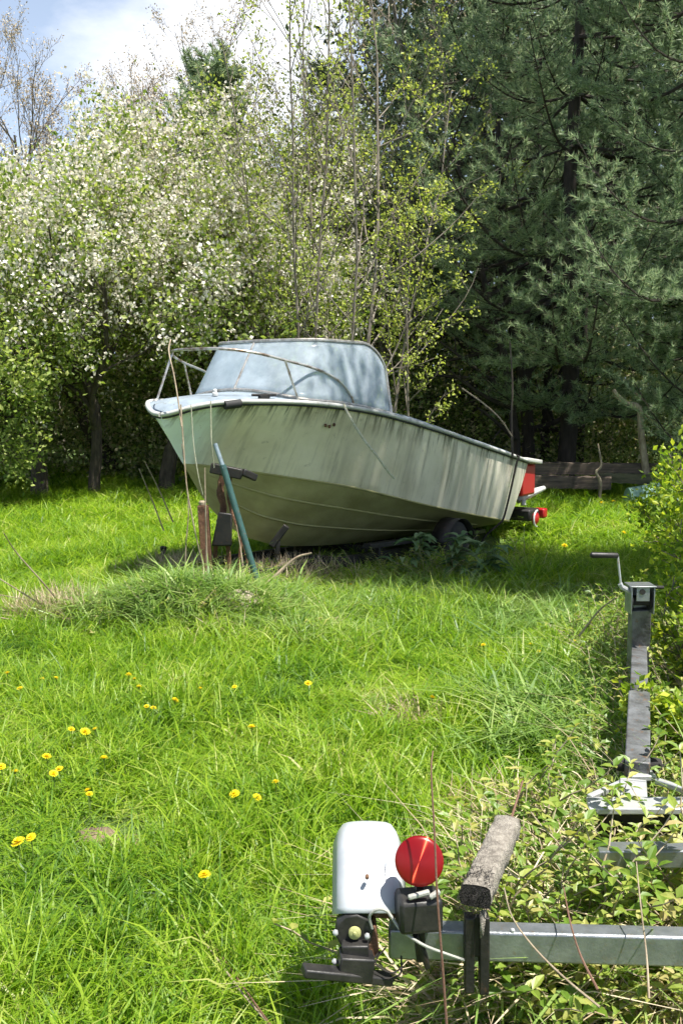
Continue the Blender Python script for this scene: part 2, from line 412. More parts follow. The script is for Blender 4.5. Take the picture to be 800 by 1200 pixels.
class Tree:
    def __init__(s, seed): s.r = random.Random(seed); s.np = np.random.RandomState(seed); s.mb = MB(); s.A = []; s.D = []
    def grow(s, p, d, L, r, lvl, maxl, kids, spread, trop=.05, wob=.18, shrink=.62, sides=6, first=.3):
        n = max(3, int(L / .22)) if lvl < maxl else 3
        n = min(n, 9)
        pts = [Vector(p)]; rad = [r]; d = Vector(d).normalized()
        for i in range(n):
            j = Vector((s.r.gauss(0, 1), s.r.gauss(0, 1), s.r.gauss(0, 1))) * wob
            d = (d + j + Vector((0, 0, trop))).normalized()
            pts.append(pts[-1] + d * L / n); rad.append(max(r * (1 - .68 * (i + 1) / n), .003))
            if lvl == maxl or (lvl == maxl - 1 and i > n // 2): s.A.append(tuple(pts[-1])); s.D.append(tuple(d))
        s.mb.tube(pts, rad, sides if lvl < 2 else (4 if lvl < 3 else 3), cap=False)
        if lvl < maxl:
            k = kids[lvl]
            for i in range(k):
                t = first + (1 - first) * (i + .6 * s.r.random()) / k
                q = t * n; i0 = min(int(q), n - 1); pp = pts[i0].lerp(pts[i0 + 1], min(1, q - i0))
                dd = (pts[i0 + 1] - pts[i0]).normalized(); o = dd.orthogonal().normalized()
                o.rotate(Quaternion(dd, s.r.random() * 6.283 + i * 2.4)); sp = spread * s.r.uniform(.6, 1.3)
                nd_ = (dd * math.cos(sp) + o * math.sin(sp)).normalized()
                s.grow(pp, nd_, L * shrink * s.r.uniform(.75, 1.2) * (1.15 - .4 * t), max(rad[i0] * .6, .004), lvl + 1, maxl, kids, spread, trop, wob, shrink, sides, first)
        return pts

# ------------------------------------------------------------------ the ground
xs = np.concatenate([np.linspace(-400, -14, 12), np.linspace(-12, 12, 121), np.linspace(14, 400, 12)])
ys = np.concatenate([np.linspace(-60, -2, 8), np.linspace(-1, 24, 126), np.linspace(27, 700, 16)])
V = np.array([(x, y, ground(x, y)) for y in ys for x in xs]); nx = len(xs)
Fg = np.array([(i * nx + j, i * nx + j + 1, (i + 1) * nx + j + 1, (i + 1) * nx + j) for i in range(len(ys) - 1) for j in range(nx - 1)])
o = npmesh('ground', V, Fg, M['ground'], smooth=True); tag(o, 'lawn soil under the grass', None, kind='structure')

# ------------------------------------------------------------------ grass (instanced tufts, one countless mass)
protos = bpy.data.collections.new('grass_tufts')
def tuft(name, m, n, hmin, hmax, w, rad, lean, seed, col):
    g = np.random.RandomState(seed); V = []; Fc = []
    for i in range(n):
        a = g.uniform(0, 6.283); rr = rad * math.sqrt(g.uniform()); b = Vector((math.cos(a) * rr, math.sin(a) * rr, -.01))
        h = g.uniform(hmin, hmax); az = g.uniform(0, 6.283); ln = lean * g.uniform(.3, 1.4)
        d = Vector((math.cos(az), math.sin(az), 0)); sd = Vector((-math.sin(az + g.normal() * .5), math.cos(az + g.normal() * .5), 0)) * w * g.uniform(.6, 1.2)
        P = [b + d * h * ln * t * t + Vector((0, 0, h * (t - .28 * ln * t * t * t))) for t in (0, .35, .7, 1)]
        k = len(V)
        V += [P[0] - sd * .4, P[0] + sd * .4, P[1] - sd * .5, P[1] + sd * .5, P[2] - sd * .36, P[2] + sd * .36, P[3] - sd * .04, P[3] + sd * .04]
        Fc += [(k, k + 1, k + 3, k + 2), (k + 2, k + 3, k + 5, k + 4), (k + 4, k + 5, k + 7, k + 6)]
    me = bpy.data.meshes.new(name); me.from_pydata(V, [], Fc); me.materials.append(m)
    o = bpy.data.objects.new(name, me); col.objects.link(o); return o

def sprig(name, m, mstem, seed, col, h=.3, leaf=.055):
    """leafy stem with paired leaves"""
    g = np.random.RandomState(seed); mb = MB(); V = []; n = 12
    az = g.uniform(0, 6.28); p = Vector((0, 0, 0)); d = Vector((math.cos(az) * .35, math.sin(az) * .35, 1)).normalized(); pts = [p]
    for i in range(n):
        d = (d + Vector(g.normal(size=3)) * .16).normalized(); pts.append(pts[-1] + d * h / n)
    mb.tube(pts, [.003 * (1 - .6 * i / n) for i in range(n + 1)], 4, cap=False)
    mb.mi = [0] * len(mb.f)
    for i in range(2, n + 1):
        for s_ in range(3 if i == n else 2):
            a = i * 1.9 + s_ * (3.14 if i < n else 2.1); q = pts[i]
            dd = Vector((math.cos(a), math.sin(a), g.uniform(-.1, .7))).normalized(); L = leaf * g.uniform(.7, 1.25) * (1 - .25 * abs(i / n - .5))
            sd = dd.cross(Vector((0, 0, 1))).normalized() * L * .27; up = sd.cross(dd).normalized() * L * .12
            k = len(mb.v); mb.v += [q, q + dd * L * .3 + sd * .9 + up, q + dd * L * .65 + sd * .75 + up * .6, q + dd * L - up * .8, q + dd * L * .65 - sd * .75 + up * .6, q + dd * L * .3 - sd * .9 + up, q + dd * L * .5]
            mb.f += [(k, k + 1, k + 2, k + 6), (k + 6, k + 2, k + 3), (k, k + 6, k + 4, k + 5), (k + 6, k + 3, k + 4)]; mb.mi += [1] * 4
    me = bpy.data.meshes.new(name); me.from_pydata(mb.v, [], mb.f); me.materials.append(mstem); me.materials.append(m)
    me.polygons.foreach_set('material_index', mb.mi)
    o = bpy.data.objects.new(name, me); col.objects.link(o); return o

def scatter(name, pts, scl, rot, tilt, col, label, cat, idx=None):
    me = bpy.data.meshes.new(name); n = len(pts); me.vertices.add(n); me.vertices.foreach_set('co', np.asarray(pts, np.float32).ravel())
    a = me.attributes.new('scl', 'FLOAT_VECTOR', 'POINT'); a.data.foreach_set('vector', np.asarray(scl, np.float32).ravel())
    a = me.attributes.new('rot', 'FLOAT_VECTOR', 'POINT')
    rt = np.zeros((n, 3), np.float32); rt[:, 2] = rot; rt[:, 0] = tilt; a.data.foreach_set('vector', rt.ravel())
    a = me.attributes.new('pick', 'INT', 'POINT'); nn = len(col.objects)
    a.data.foreach_set('value', (np.random.RandomState(3).randint(0, nn, n) if idx is None else np.asarray(idx)).astype(np.int32))
    o = bpy.data.objects.new(name, me); COL.objects.link(o)
    ng = bpy.data.node_groups.new(name + '_scatter', 'GeometryNodeTree')
    ng.interface.new_socket('Geometry', in_out='INPUT', socket_type='NodeSocketGeometry'); ng.interface.new_socket('Geometry', in_out='OUTPUT', socket_type='NodeSocketGeometry')
    N = ng.nodes; L = ng.links
    gi = N.new('NodeGroupInput'); go = N.new('NodeGroupOutput'); ip = N.new('GeometryNodeInstanceOnPoints')
    ci = N.new('GeometryNodeCollectionInfo'); ci.inputs['Collection'].default_value = col; ci.inputs['Separate Children'].default_value = True; ci.inputs['Reset Children'].default_value = True
    def attr(nm, t):
        x = N.new('GeometryNodeInputNamedAttribute'); x.data_type = t; x.inputs['Name'].default_value = nm; return x.outputs['Attribute']
    L.new(gi.outputs[0], ip.inputs['Points']); L.new(ci.outputs[0], ip.inputs['Instance']); ip.inputs['Pick Instance'].default_value = True
    L.new(attr('pick', 'INT'), ip.inputs['Instance Index']); L.new(attr('scl', 'FLOAT_VECTOR'), ip.inputs['Scale'])
    er = N.new('FunctionNodeEulerToRotation'); L.new(attr('rot', 'FLOAT_VECTOR'), er.inputs[0]); L.new(er.outputs[0], ip.inputs['Rotation'])
    L.new(ip.outputs[0], go.inputs[0])
    md = o.modifiers.new('scatter', 'NODES'); md.node_group = ng
    return tag(o, label, cat, kind='stuff')

for i in range(6): tuft('grass_tuft', M['grass'], 24, .035, .105, .0058, .078, 1.0, 40 + i, protos)
for i in range(2): tuft('grass_tuft', M['lush'], 11, .03, .08, .013, .06, 1.7, 50 + i, protos)
for i in range(3): tuft('grass_tuft', M['grass'], 12, .10, .22, .0070, .06, .9, 60 + i, protos)

def vnoise(x, y, s):
    return np.sin(x * 2.1 * s + 1) * np.cos(y * 1.7 * s) + .6 * np.sin(x * 4.3 * s - y * 3.1 * s + 2) + .4 * np.cos(x * 8.9 * s + y * 7.7 * s)
def scatter_pts(y0, y1, dens, rng, xw=.42, margin=.6):
    area_w = lambda y: 2 * (xw * y + margin)
    n = int(dens * (y1 - y0) * area_w((y0 + y1) / 2))
    Y = rng.uniform(y0, y1, n * 2); X = rng.uniform(-1, 1, n * 2) * (xw * y1 + margin); keep = np.abs(X) < xw * Y + margin
    return X[keep], Y[keep]
rg = np.random.RandomState(77)
GX = []; GYY = []; GS = []; GI = []
for y0, y1, dens, sc in ((1.3, 3.2, 400, 1.0), (3.2, 5, 320, 1.1), (5, 7.5, 230, 1.25), (7.5, 11, 150, 1.5), (11, 15, 85, 1.9), (15, 19, 42, 2.5)):
    X, Y = scatter_pts(y0, y1, dens, rg)
    GX.append(X); GYY.append(Y); GS.append(np.full(len(X), sc))
X = np.concatenate(GX); Y = np.concatenate(GYY); S = np.concatenate(GS)
pn = vnoise(X, Y, 1.1)
# bare patches
def patch(px, py, r):
    p = gpx(px, py); return np.exp(-((X - p.x) ** 2 + ((Y - p.y) * .8) ** 2) / r ** 2)
bare = np.zeros(len(X))
for px, py, r in ((690, 705, .30), (112, 978, .09), (150, 985, .09), (690, 690, .2)): bare = np.maximum(bare, patch(px, py, r))
# under the boat nothing tall
bx = (X + 1.53) * .574 + (Y - 7.5) * .819; bl = (X + 1.53) * .819 - (Y - 7.5) * .574
under = (bx > .6) & (bx < 5.2) & (np.abs(bl) < .75)
keep = (rg.uniform(size=len(X)) > bare * 1.5) & ~(under & (rg.uniform(size=len(X)) < .96))
X, Y, S, pn = X[keep], Y[keep], S[keep], pn[keep]
tallmask = np.zeros(len(X))
def tall(px, py, r, a):
    global tallmask
    p = gpx(px, py); tallmask = np.maximum(tallmask, a * np.exp(-((X - p.x) ** 2 + (Y - p.y) ** 2) / r ** 2))
for q in ((330, 1150, .22, 1), (430, 1170, .3, 1), (380, 1080, .3, .8), (690, 860, .6, 1), (640, 900, .35, .6), (700, 800, .5, .7), (520, 720, .5, .8), (600, 700, .5, .7), (400, 690, .5, .6), (200, 740, .35, .5)): tall(*q)
z = np.array([ground(a, b) for a, b in zip(X, Y)])
hs = (1 + .25 * pn) * rg.uniform(.75, 1.3, len(X)) * (1 + .45 * tallmask)
I = rg.randint(0, 6, len(X)); bl = rg.uniform(size=len(X)) < .16; I[bl] = rg.randint(6, 8, bl.sum()); tl = rg.uniform(size=len(X)) < (.05 + .5 * tallmask + .06 * (pn > .6)); I[tl] = rg.randint(8, 11, tl.sum())
scl = np.stack([S, S, np.clip(hs, .35, 2) * (1 + .25 * (S - 1))], 1)
scatter('grass', np.stack([X, Y, z], 1), scl, rg.uniform(0, 6.28, len(X)), rg.normal(size=len(X)) * .12, protos, 'sunlit green lawn grass of uneven height', 'grass')
print('grass tufts', len(X))

# lush grass on the mound and beside the trailer
lush = bpy.data.collections.new('lush_tufts')
for i in range(4): tuft('lush_tuft', M['lush'], 20, .14, .36, .012, .06, 1.2 + .2 * i, 90 + i, lush)
LX = []; LY = []; LS = []
def lushpatch(px, py, rx, ry, n, s=1):
    p = gpx(px, py)
    for _ in range(n):
        LX.append(p.x + rg.normal() * rx); LY.append(p.y + rg.normal() * ry); LS.append(s * rg.uniform(.6, 1.25))
lushpatch(225, 712, .5, .17, 190, .9); lushpatch(140, 720, .3, .15, 40, .75); lushpatch(375, 750, .26, .13, 50, .7); lushpatch(245, 700, .25, .1, 40, 1.0); lushpatch(90, 745, .25, .12, 50, .45); lushpatch(300, 735, .25, .1, 70, .6)
lushpatch(265, 745, .25, .12, 45, .6)
lushpatch(500, 700, .35, .2, 45, .8); lushpatch(620, 720, .4, .25, 40, .8); lushpatch(660, 868, .22, .28, 60, 1.0); lushpatch(705, 855, .15, .4, 50, 1.05)
lushpatch(450, 1190, .2, .08, 22, .45); lushpatch(400, 1160, .12, .15, 16, .45); lushpatch(340, 1110, .12, .3, 16, .4); lushpatch(700, 790, .2, .4, 30, .9)
for _ in range(260):      # coarse clumps scattered through the lawn
    px_ = rg.uniform(-60, 760); py_ = 640 + 560 * rg.uniform() ** 1.3; p = gpx(px_, py_)
    for _k in range(rg.randint(1, 4)): LX.append(p.x + rg.normal() * .07); LY.append(p.y + rg.normal() * .07); LS.append(rg.uniform(.3, .55) * (1 if p.y > 4.5 else .5))
lushpatch(480, 715, .5, .22, 150, .72); lushpatch(600, 735, .45, .2, 90, .7); lushpatch(380, 715, .3, .18, 60, .7)
pz = [(a, b, ground(a, b)) for a, b in zip(LX, LY)]
scatter('lush_grass', pz, np.repeat(np.array(LS)[:, None], 3, 1), rg.uniform(0, 6.28, len(LX)), rg.normal(size=len(LX)) * .15, lush, 'taller lush grass on the mound and beside the trailers', 'grass')

# ------------------------------------------------------------------ weeds round the near trailer (countless)
wc = bpy.data.collections.new('weed_sprigs')
M['wstem'] = M['dead']
for i in range(5): sprig('weed_sprig', M['weed'], M['wstem'], 140 + i, wc, h=.24 + .05 * i, leaf=.035)
tuft('dry_tuft', M['straw'], 10, .15, .36, .005, .06, 1.3, 7, wc); tuft('dry_tuft', M['straw'], 8, .12, .30, .006, .08, 1.6, 8, wc); tuft('dry_tuft', M['straw'], 9, .10, .26, .006, .08, 1.5, 18, wc); tuft('dry_tuft', M['straw'], 12, .14, .30, .004, .09, 1.8, 19, wc); tuft('green_tuft', M['lush'], 12, .12, .36, .008, .06, 1.2, 17, wc)
WX = []; 
for _ in range(5200):
    px = rg.uniform(520, 960); py = rg.uniform(925, 1330)
    if px < 600 and py < 985 + (600 - px) * .4: continue
    if px < 540 and rg.uniform() < .7: continue
    if rg.uniform() > .62: continue
    # keep plants off the steel: they stand in the trailer bed, heights stay just under or poke through
    p = gpx(px, py, .30 if py < 1180 else .12)
    WX.append((p.x, p.y, ground(p.x, p.y), 1.35 if p.y > 2.2 else .68))
for _ in range(750):
    px = rg.uniform(705 if rg.uniform() < .3 else 765, 880); py = rg.uniform(750, 985); p = gpx(px, py, .2); WX.append((p.x, p.y, ground(p.x, p.y), 1.25))
for cx_, cy_, sx_, sy_, n_, k_ in ((215, 712, .5, .2, 170, .75), (330, 690, .25, .15, 60, .7), (240, 685, .3, .15, 70, .7), (400, 690, .4, .15, 70, .8), (520, 680, .5, .15, 150, .95), (150, 722, .3, .12, 30, .6), (735, 800, .1, .5, 190, 1.2), (735, 740, .12, .3, 60, 1.0)):
    q = gpx(cx_, cy_)
    for _ in range(n_):
        x_ = q.x + rg.normal() * sx_; y_ = q.y + rg.normal() * sy_; WX.append((x_, y_, ground(x_, y_), k_))
WX = np.array(WX)
# leave the line of the cross beam clear in front
keep = ~((WX[:, 1] > 1.55) & (WX[:, 1] < 2.06) & (WX[:, 0] > .05) & (rg.uniform(size=len(WX)) < .85))
WX = WX[keep]
s3 = (WX[:, 3] * rg.uniform(.6, 1.15, len(WX)))[:, None].repeat(3, 1)
scatter('weeds', WX[:, :3], s3, rg.uniform(0, 6.28, len(WX)), rg.normal(size=len(WX)) * .25, wc, 'tangle of leafy weeds and dry stems growing through both trailers and on the mound', 'weeds')

# ------------------------------------------------------------------ the boat
PHI = math.atan2(.574, .819)
BOW = Vector((-1.525, 7.5, 0)); AFT = Vector((.574, .819, 0)); PORT = Vector((.819, -.574, 0))
def B(s, b, z): return BOW + AFT * s + PORT * b + Vector((0, 0, z))
def interp(tab, s):
    xs_ = [a[0] for a in tab]
    return [float(np.interp(s, xs_, [a[k] for a in tab])) for k in range(1, len(tab[0]))]
def smooth_tab(tab, n=200):
    # catmull through the table
    P = spline([Vector((a[0], a[1], a[2])) for a in tab], n); return [(p.x, p.y, p.z) for p in P]
G = smooth_tab([(.13, 0, 1.495), (.145, .10, 1.51), (.25, .27, 1.565), (.5, .46, 1.60), (1.2, .70, 1.585), (2, .85, 1.50), (3, .93, 1.315), (4, .95, 1.11), (5.2, .94, .875)])
Cc = smooth_tab([(.36, 0, 1.10), (.55, .09, 1.075), (.8, .2, 1.03), (1.2, .38, .955), (2, .62, .80), (3, .76, .565), (4, .80, .36), (5.0, .80, .175)])
K = smooth_tab([(.36, 0, 1.10), (.66, 0, .72), (1.0, 0, .46), (1.3, 0, .335), (1.81, 0, .215), (3, 0, .10), (4.95, 0, 0.0)])
STEM = spline([Vector((.13, 0, 1.495)), Vector((.165, 0, 1.385)), Vector((.24, 0, 1.26)), Vector((.36, 0, 1.10))], 30)
def param(tab, t):
    # by arc length
    P = [Vector(p) for p in tab]; d = [0]
    for a, b in zip(P[:-1], P[1:]): d.append(d[-1] + (b - a).length)
    x = t * d[-1]
    return Vector([float(np.interp(x, d, [p[k] for p in P])) for k in range(3)])
NT = 60
boat = thing('motorboat', 'old cream and olive stained motorboat with cloudy wraparound windshield propped bow up on a trailer', 'boat', B(2.6, 0, .1))
def build_hull():
    mb = MB(); uvs = []
    for sg in (1, -1):
        rows = []; ruv = []
        for i in range(NT + 1):
            t = (i / NT) ** 1.35; k = param(K, t); c = param(Cc, t); g = param(G, t); row = []; uvr = []
            for j in range(8):
                w = j / 7; p = k.lerp(c, w); conc = math.sin(w * math.pi) * (-.018)
                row.append(B(p.x, sg * max(0, p.y), p.z + conc * (1 if t > .05 else t / .05)))
                uvr.append((p.x, -1 + w))
            for j in range(1, 11):
                w = j / 10
                if t < 1e-6: st = STEM[int(round((1 - w) * (len(STEM) - 1)))]; p = st
                else:
                    p = c.lerp(g, w)
                    fl = math.exp(-t * 9); q = STEM[int(round((1 - w) * (len(STEM) - 1)))]
                    # follow the raked stem's curve near the bow, and flare
                    lin = Vector((.36, 0, 1.10)).lerp(Vector((.13, 0, 1.495)), w)
                    p = p + (q - lin) * fl
                    p.y -= .055 * math.sin(w * math.pi) * min(1, t * 9) * math.exp(-t * 3.0)
                    p.y += .018 * math.sin(w * math.pi) * min(1, t * 1.5)
                row.append(B(p.x, sg * max(0, p.y), p.z)); uvr.append((p.x, w + .002))
            rows.append(row); ruv.append(uvr)
        if sg == -1: rows = [r[::-1] for r in rows]; ruv = [r[::-1] for r in ruv]
        mb.grid(rows); uvs += [x for r in ruv for x in r]
    # transom
    cs = [K[-1], Cc[-1], G[-1]]
    k, c, g = [Vector(p) for p in cs]
    pts = [B(k.x, 0, k.z), B(c.x, c.y, c.z), B(g.x, g.y, g.z), B(g.x, -g.y, g.z), B(c.x, -c.y, c.z)]
    n0 = len(mb.v)
    mb.add(pts, [(0, 1, 2, 3, 4)]); uvs += [(5, -.5), (5, .01), (5, 1), (5, 1), (5, .01)]
    o = mb.build('hull', M['hull'], boat, auto=28)
    uvl = o.data.uv_layers.new(name='hull')
    for lp in o.data.loops: uvl.data[lp.index].uv = uvs[lp.vertex_index]
    return o
hull = build_hull()
# spray strakes on the bottom
for sg in (1, -1):
    for w in (.38, .70):
        pts = []
        for i in range(3, 41):
            t = (i / 42) ** 1.2 * .98; k = param(K, t); c = param(Cc, t); p = k.lerp(c, w); pts.append(B(p.x, sg * p.y, p.z - .018 * math.sin(w * math.pi)))
        MB().tube(pts, [.002 + .009 * min(1, i / 8) for i in range(len(pts))], 6).build('spray_strake', M['hull'], boat)
    pts = []
    for i in range(1, 50):
        c = param(Cc, i / 49); pts.append(B(c.x, sg * c.y, c.z))
    MB().tube(pts, .010, 6).build('chine_strip', M['hull'], boat)
# rub rail along both gunwales
for sg in (1, -1):
    pts = []; n = 70
    for i in range(n + 1):
        g = param(G, i / n); pts.append(B(g.x, sg * (g.y + .012), g.z + .012))
    MB().tube(pts, .020, 10).build('rub_rail', M['rub'], boat)
    MB().tube([p + Vector((0, 0, -.026)) for p in pts], .009, 6).build('rail_shadow_strip', M['rubdark'], boat)  # dark strip paints in the shade below the rub rail
mb = MB(); mb.tube([B(.40, .44, 1.583), B(.53, .495, 1.598)], .036, 10); mb.build('bow_fender_cap', M['rubdark'], boat)

# deck
def gun(s): return interp(G, s)           # b, z
def deckrow(s, b0, b1, n, crown=.085):
    gb, gz = gun(s); out = []; crown += .13 * min(1, max(0, (s - 1.9) / .9))
    for i in range(n + 1):
        b = b0 + (b1 - b0) * i / n; out.append(B(s, b, gz + .014 + crown * min(1, s / 1.0) * (1 - (b / max(gb, .01)) ** 2)))
    return out
mb = MB(); rows = []
for i in range(25):
    s = .135 + (2.25 - .135) * (i / 24) ** 1.3; gb = gun(s)[0]; rows.append(deckrow(s, -gb, gb, 12))
mb.grid(rows)
rows = []
for i in range(9):
    s = 3.75 + (5.2 - 3.75) * i / 8; gb = gun(s)[0]; rows.append(deckrow(s, -gb, gb, 12))
mb.grid(rows)
for sg in (1, -1):
    rows = []
    for i in range(13):
        s = 2.25 + 1.5 * i / 12; gb = gun(s)[0]; a, b = (gb - .24, gb) if sg > 0 else (-gb, -gb + .24); rows.append(deckrow(s, a, b, 4))
    mb.grid(rows)
mb.build('deck', M['deck'], boat)
# cockpit: floor, coaming walls, seats, wheel
mb = MB(); 
floor = lambda s: .69 - .17 * (s - 2.2)
cs = [(2.25, .60), (3.75, .70)]
for sg in (1, -1):
    mb.grid([[B(s, sg * (gun(s)[0] - .24), gun(s)[1] + .014 + (.085 + .13 * min(1, max(0, (s - 1.9) / .9))) * (1 - ((gun(s)[0] - .24) / gun(s)[0]) ** 2)), B(s, sg * .50, floor(s))] for s in (2.25, 2.7, 3.2, 3.75)])
mb.grid([[B(s, -.50, floor(s)), B(s, .50, floor(s))] for s in (2.25, 2.7, 3.2, 3.75)])
for s in (2.25, 3.75):
    gb, gz = gun(s); w = gb - .24
    mb.add([B(s, -.5, floor(s)), B(s, .5, floor(s)), B(s, w, gz + .05), B(s, 0, gz + .095), B(s, -w, gz + .05)], [(0, 1, 2, 3, 4)])
mb.build('cockpit_liner', M['floor'], boat, smooth=False)
for b in (-.26, .26):
    mb = MB(); mb.beam(B(3.0, b, floor(3.0) + .22), B(3.42, b, floor(3.4) + .22), .40, .3); mb.beam(B(3.44, b, floor(3.4) + .36), B(3.54, b, floor(3.4) + .34), .40, .55)
    mb.build('seat', M['vinyl'], boat, bevel=.04)
mb = MB(); c = B(2.5, -.36, 1.22); ax = (AFT * .8 + Vector((0, 0, .5))).normalized(); e = ax.orthogonal().normalized(); f = ax.cross(e)
mb.tube([c + (e * math.cos(a) + f * math.sin(a)) * .17 for a in [i * math.pi / 12 for i in range(25)]], .014, 8)
for a in (0, 2.1, 4.2): mb.tube([c, c + (e * math.cos(a) + f * math.sin(a)) * .17], .009, 6)
mb.tube([c, c - ax * .25], .02, 8); mb.build('steering_wheel', M['black'], boat)

# windshield: wraparound cloudy plexiglass
def wbase(t):
    """t -1 (starboard end) .. 1 (port end)"""
    a = abs(t); sg = 1 if t >= 0 else -1
    P = WB; x = a * (len(P) - 1); i = min(int(x), len(P) - 2); q = P[i].lerp(P[i + 1], x - i)
    return q.x, sg * q.y
WB = spline([Vector((1.0, 0, 0)), Vector((1.03, .28, 0)), Vector((1.08, .53, 0)), Vector((1.26, .70, 0)), Vector((1.75, .735, 0)), Vector((2.34, .80, 0))], 60)
def wpt(t, h, top=.49):
    s, b = wbase(t); gb, gz = gun(s)
    z0 = gz + .018 + .085 * (1 - (b / gb) ** 2)
    a = abs(t); sg = 1 if t > 0 else -1
    hh = top + (1.655 - z0) + .0
    if a > .8: hh = hh * math.sqrt(max(0.0, 1 - ((a - .8) / .2) ** 2 * .55))
    return B(s + .30 * h * (1 if a < .8 else 1 - (a - .8) / .2 * .9), b * (1 - .12 * h), z0 + hh * h)
NW = 72
for (t0, t1) in ((-1, 0), (0, 1)):
    rows = []
    for i in range(NW // 2 + 1):
        t = t0 + (t1 - t0) * i / (NW // 2); rows.append([wpt(t, .02 + .98 * j / 8) for j in range(9)])
    MB().grid(rows).build('windshield_pane', M['glass'], boat, solid_=.005)
mb = MB(); ts = [-1 + 2 * i / NW for i in range(NW + 1)]
mb.tube([wpt(-1, 0)] + [wpt(t, 1) for t in ts] + [wpt(1, 0)], .017, 8); mb.build('windshield_frame', M['alu'], boat)
mb = MB(); mb.tube([wpt(t, 0.02) + Vector((0, 0, .006)) for t in ts], .013, 8); mb.build('windshield_base_channel', M['alu'], boat)
mb = MB(); mb.tube([wpt(0, 0), wpt(0, 1)], .010, 8); mb.build('windshield_mullion', M['alu'], boat)

# bow rail: one bent tube with feet and stanchions
rp = [(1.80, .735, 1.565), (1.76, .73, 1.66), (1.60, .71, 1.79), (1.35, .66, 1.885), (1.0, .58, 1.955), (.74, .47, 2.01), (.56, .28, 2.04), (.52, 0, 2.045)]
full = rp + [(s, -b, z) for s, b, z in rp[::-1][1:]]
MB().tube(spline([B(*p) for p in full], 90), .0125, 10).build('bow_rail', M['railm'], boat)
for sg in (1, -1):
    gb, gz = gun(1.12); MB().tube([B(1.0, sg * .585, 1.95), B(1.13, sg * .62, gz + .03)], .010, 8).build('rail_stanchion', M['railm'], boat)
    if sg < 0: gb, gz = gun(.42); MB().tube([B(.60, sg * .33, 2.03), B(.42, sg * .36, gz - .0)], .010, 8).build('rail_stanchion', M['railm'], boat)
    for s, b in ((1.80, .735), (1.13, .62), (.42, .36))[:2 if sg > 0 else 3]:
        mb = MB(); gz = gun(s)[1]; mb.lathe(B(s, sg * b, gz + .01), (0, 0, 1), [(0, .03), (.012, .03), (.025, .018)], 14)
        mb.build('rail_foot', M['alu'], boat)
mb = MB(); gz = gun(.82)[1] + .03
mb.box(B(.82, .50, gz + .018), (.035, .12, .028), Matrix.Rotation(-PHI, 3, 'Z')); mb.tube([B(.70, .47, gz + .035), B(.94, .53, gz + .035)], .012, 8); mb.build('deck_cleat', M['blackm'], boat, bevel=.004)
mb = MB(); mb.lathe(B(.55, .20, 1.66), (0, 0, 1), [(0, .025), (.02, .025), (.03, .016), (.045, .018), (.055, .008)], 14); mb.build('bow_light', M['whitep'], boat)
# registration mark / worn decal hint near the bow is a rusty stain plate
for i, (s, z) in enumerate(((1.43, 1.40), (1.475, 1.39), (1.52, 1.405))):
    g = gun(s)[0]; c = interp(Cc, s)[0]; zz = interp(Cc, s)[1]; w = (z - zz) / (gun(s)[1] - zz); b = c + (g - c) * w + .012
    mb = MB(); mb.lathe(B(s, b - .004, z), PORT, [(0, .016), (.008, .015), (.011, .006)], 9); mb.build('rusty_fitting', M['rust'], boat)
# red engine box behind the transom and drive
mb = MB()
c = B(5.40, .02, .60); rot = Matrix.Rotation(-PHI, 3, 'Z')
mb.box(c + Vector((0, 0, .04)), (1.70, .40, .38), rot); mb.build('engine_box', M['red'], boat, bevel=.03)
mb = MB(); mb.grid([[B(s, b, (.875 + .03 - (s - 5.2) * .12)) for b in np.linspace(-.93, .93, 9)] for s in (5.19, 5.35, 5.5, 5.66)])
mb.build('transom_cap', M['rub'], boat, solid_=.05, bevel=.01)
drive = MB(); drive.tube([B(5.6, .62, .36), B(5.74, .74, .44), B(5.95, .84, .50)], [.05, .055, .03], 10); drive.beam(B(5.42, .80, .36), B(5.60, .70, .33), .05, .07)
d0 = drive.build('outdrive', M['whitep'], boat, bevel=.006)
mb = MB(); mb.box(B(5.55, .72, .20), (.34, .30, .14), rot); mb.build('drive_housing', M['black'], d0, bevel=.02)
mb = MB(); mb.lathe(B(5.45, .92, .17), PORT, [(0, .07), (.03, .085), (.05, .06), (.06, .02)], 20); mb.build('red_drive_cover', M['red'], d0, bevel=.015); MB().box(B(5.78, .86, .20), (.16, .12, .12), rot).build('red_drive_cover', M['red'], d0, bevel=.02)
mb = MB(); mb.tube([B(5.45 + .1 * math.cos(a), .965, .17 + .1 * math.sin(a)) for a in [i * math.pi / 8 for i in range(4, 13)]], .012, 8); mb.build('white_bracket', M['whitep'], d0)

# ropes and the strap (things lying on the boat)
def rope(name, pts, r, m, label, cat='rope', group=None, n=30, sides=6):
    P = spline(pts, n); o = MB().tube(P, r, sides).build(name, m, None, loc=P[-1]); return tag(o, label, cat, group)
rope('rope', [at(403, 474, 8.2), at(409, 487, 8.1), at(424, 512, 8.05), at(441, 534, 8.0), at(455, 553, 8.0), at(462, 561, 8.0)], .012, M['rope'], 'pale stiff rope end dangling over the boat side below the bow rail')
rope('tie_strap', [B(4.80, -.2, .985), B(4.80, .6, .985), B(4.80, .97, .975), B(4.78, .975, .86), B(4.74, .87, .30), B(4.70, .82, .18), B(4.62, .70, .05), B(4.55, .62, -.12), B(4.5, .6, -.22)], .013, M['strap'], 'dark tie-down strap wrapped over the stern of the boat', 'strap', n=48)
rope('rod', [at(541, 455, 10.0), at(565, 472, 10.05), at(585, 490, 10.1), at(600, 512, 10.2)], .008, M['dead'], 'pale bent rod sticking up from the aft deck of the boat', 'rod')
rope('twine', [at(212, 474, 7.35), at(215, 520, 7.3), at(219, 570, 7.25), at(226, 610, 7.25), at(236, 655, 7.3), at(243, 676, 7.35)], .006, M['dead'], 'dry vine stem rising past the bow tip to the rail', 'dry stem')
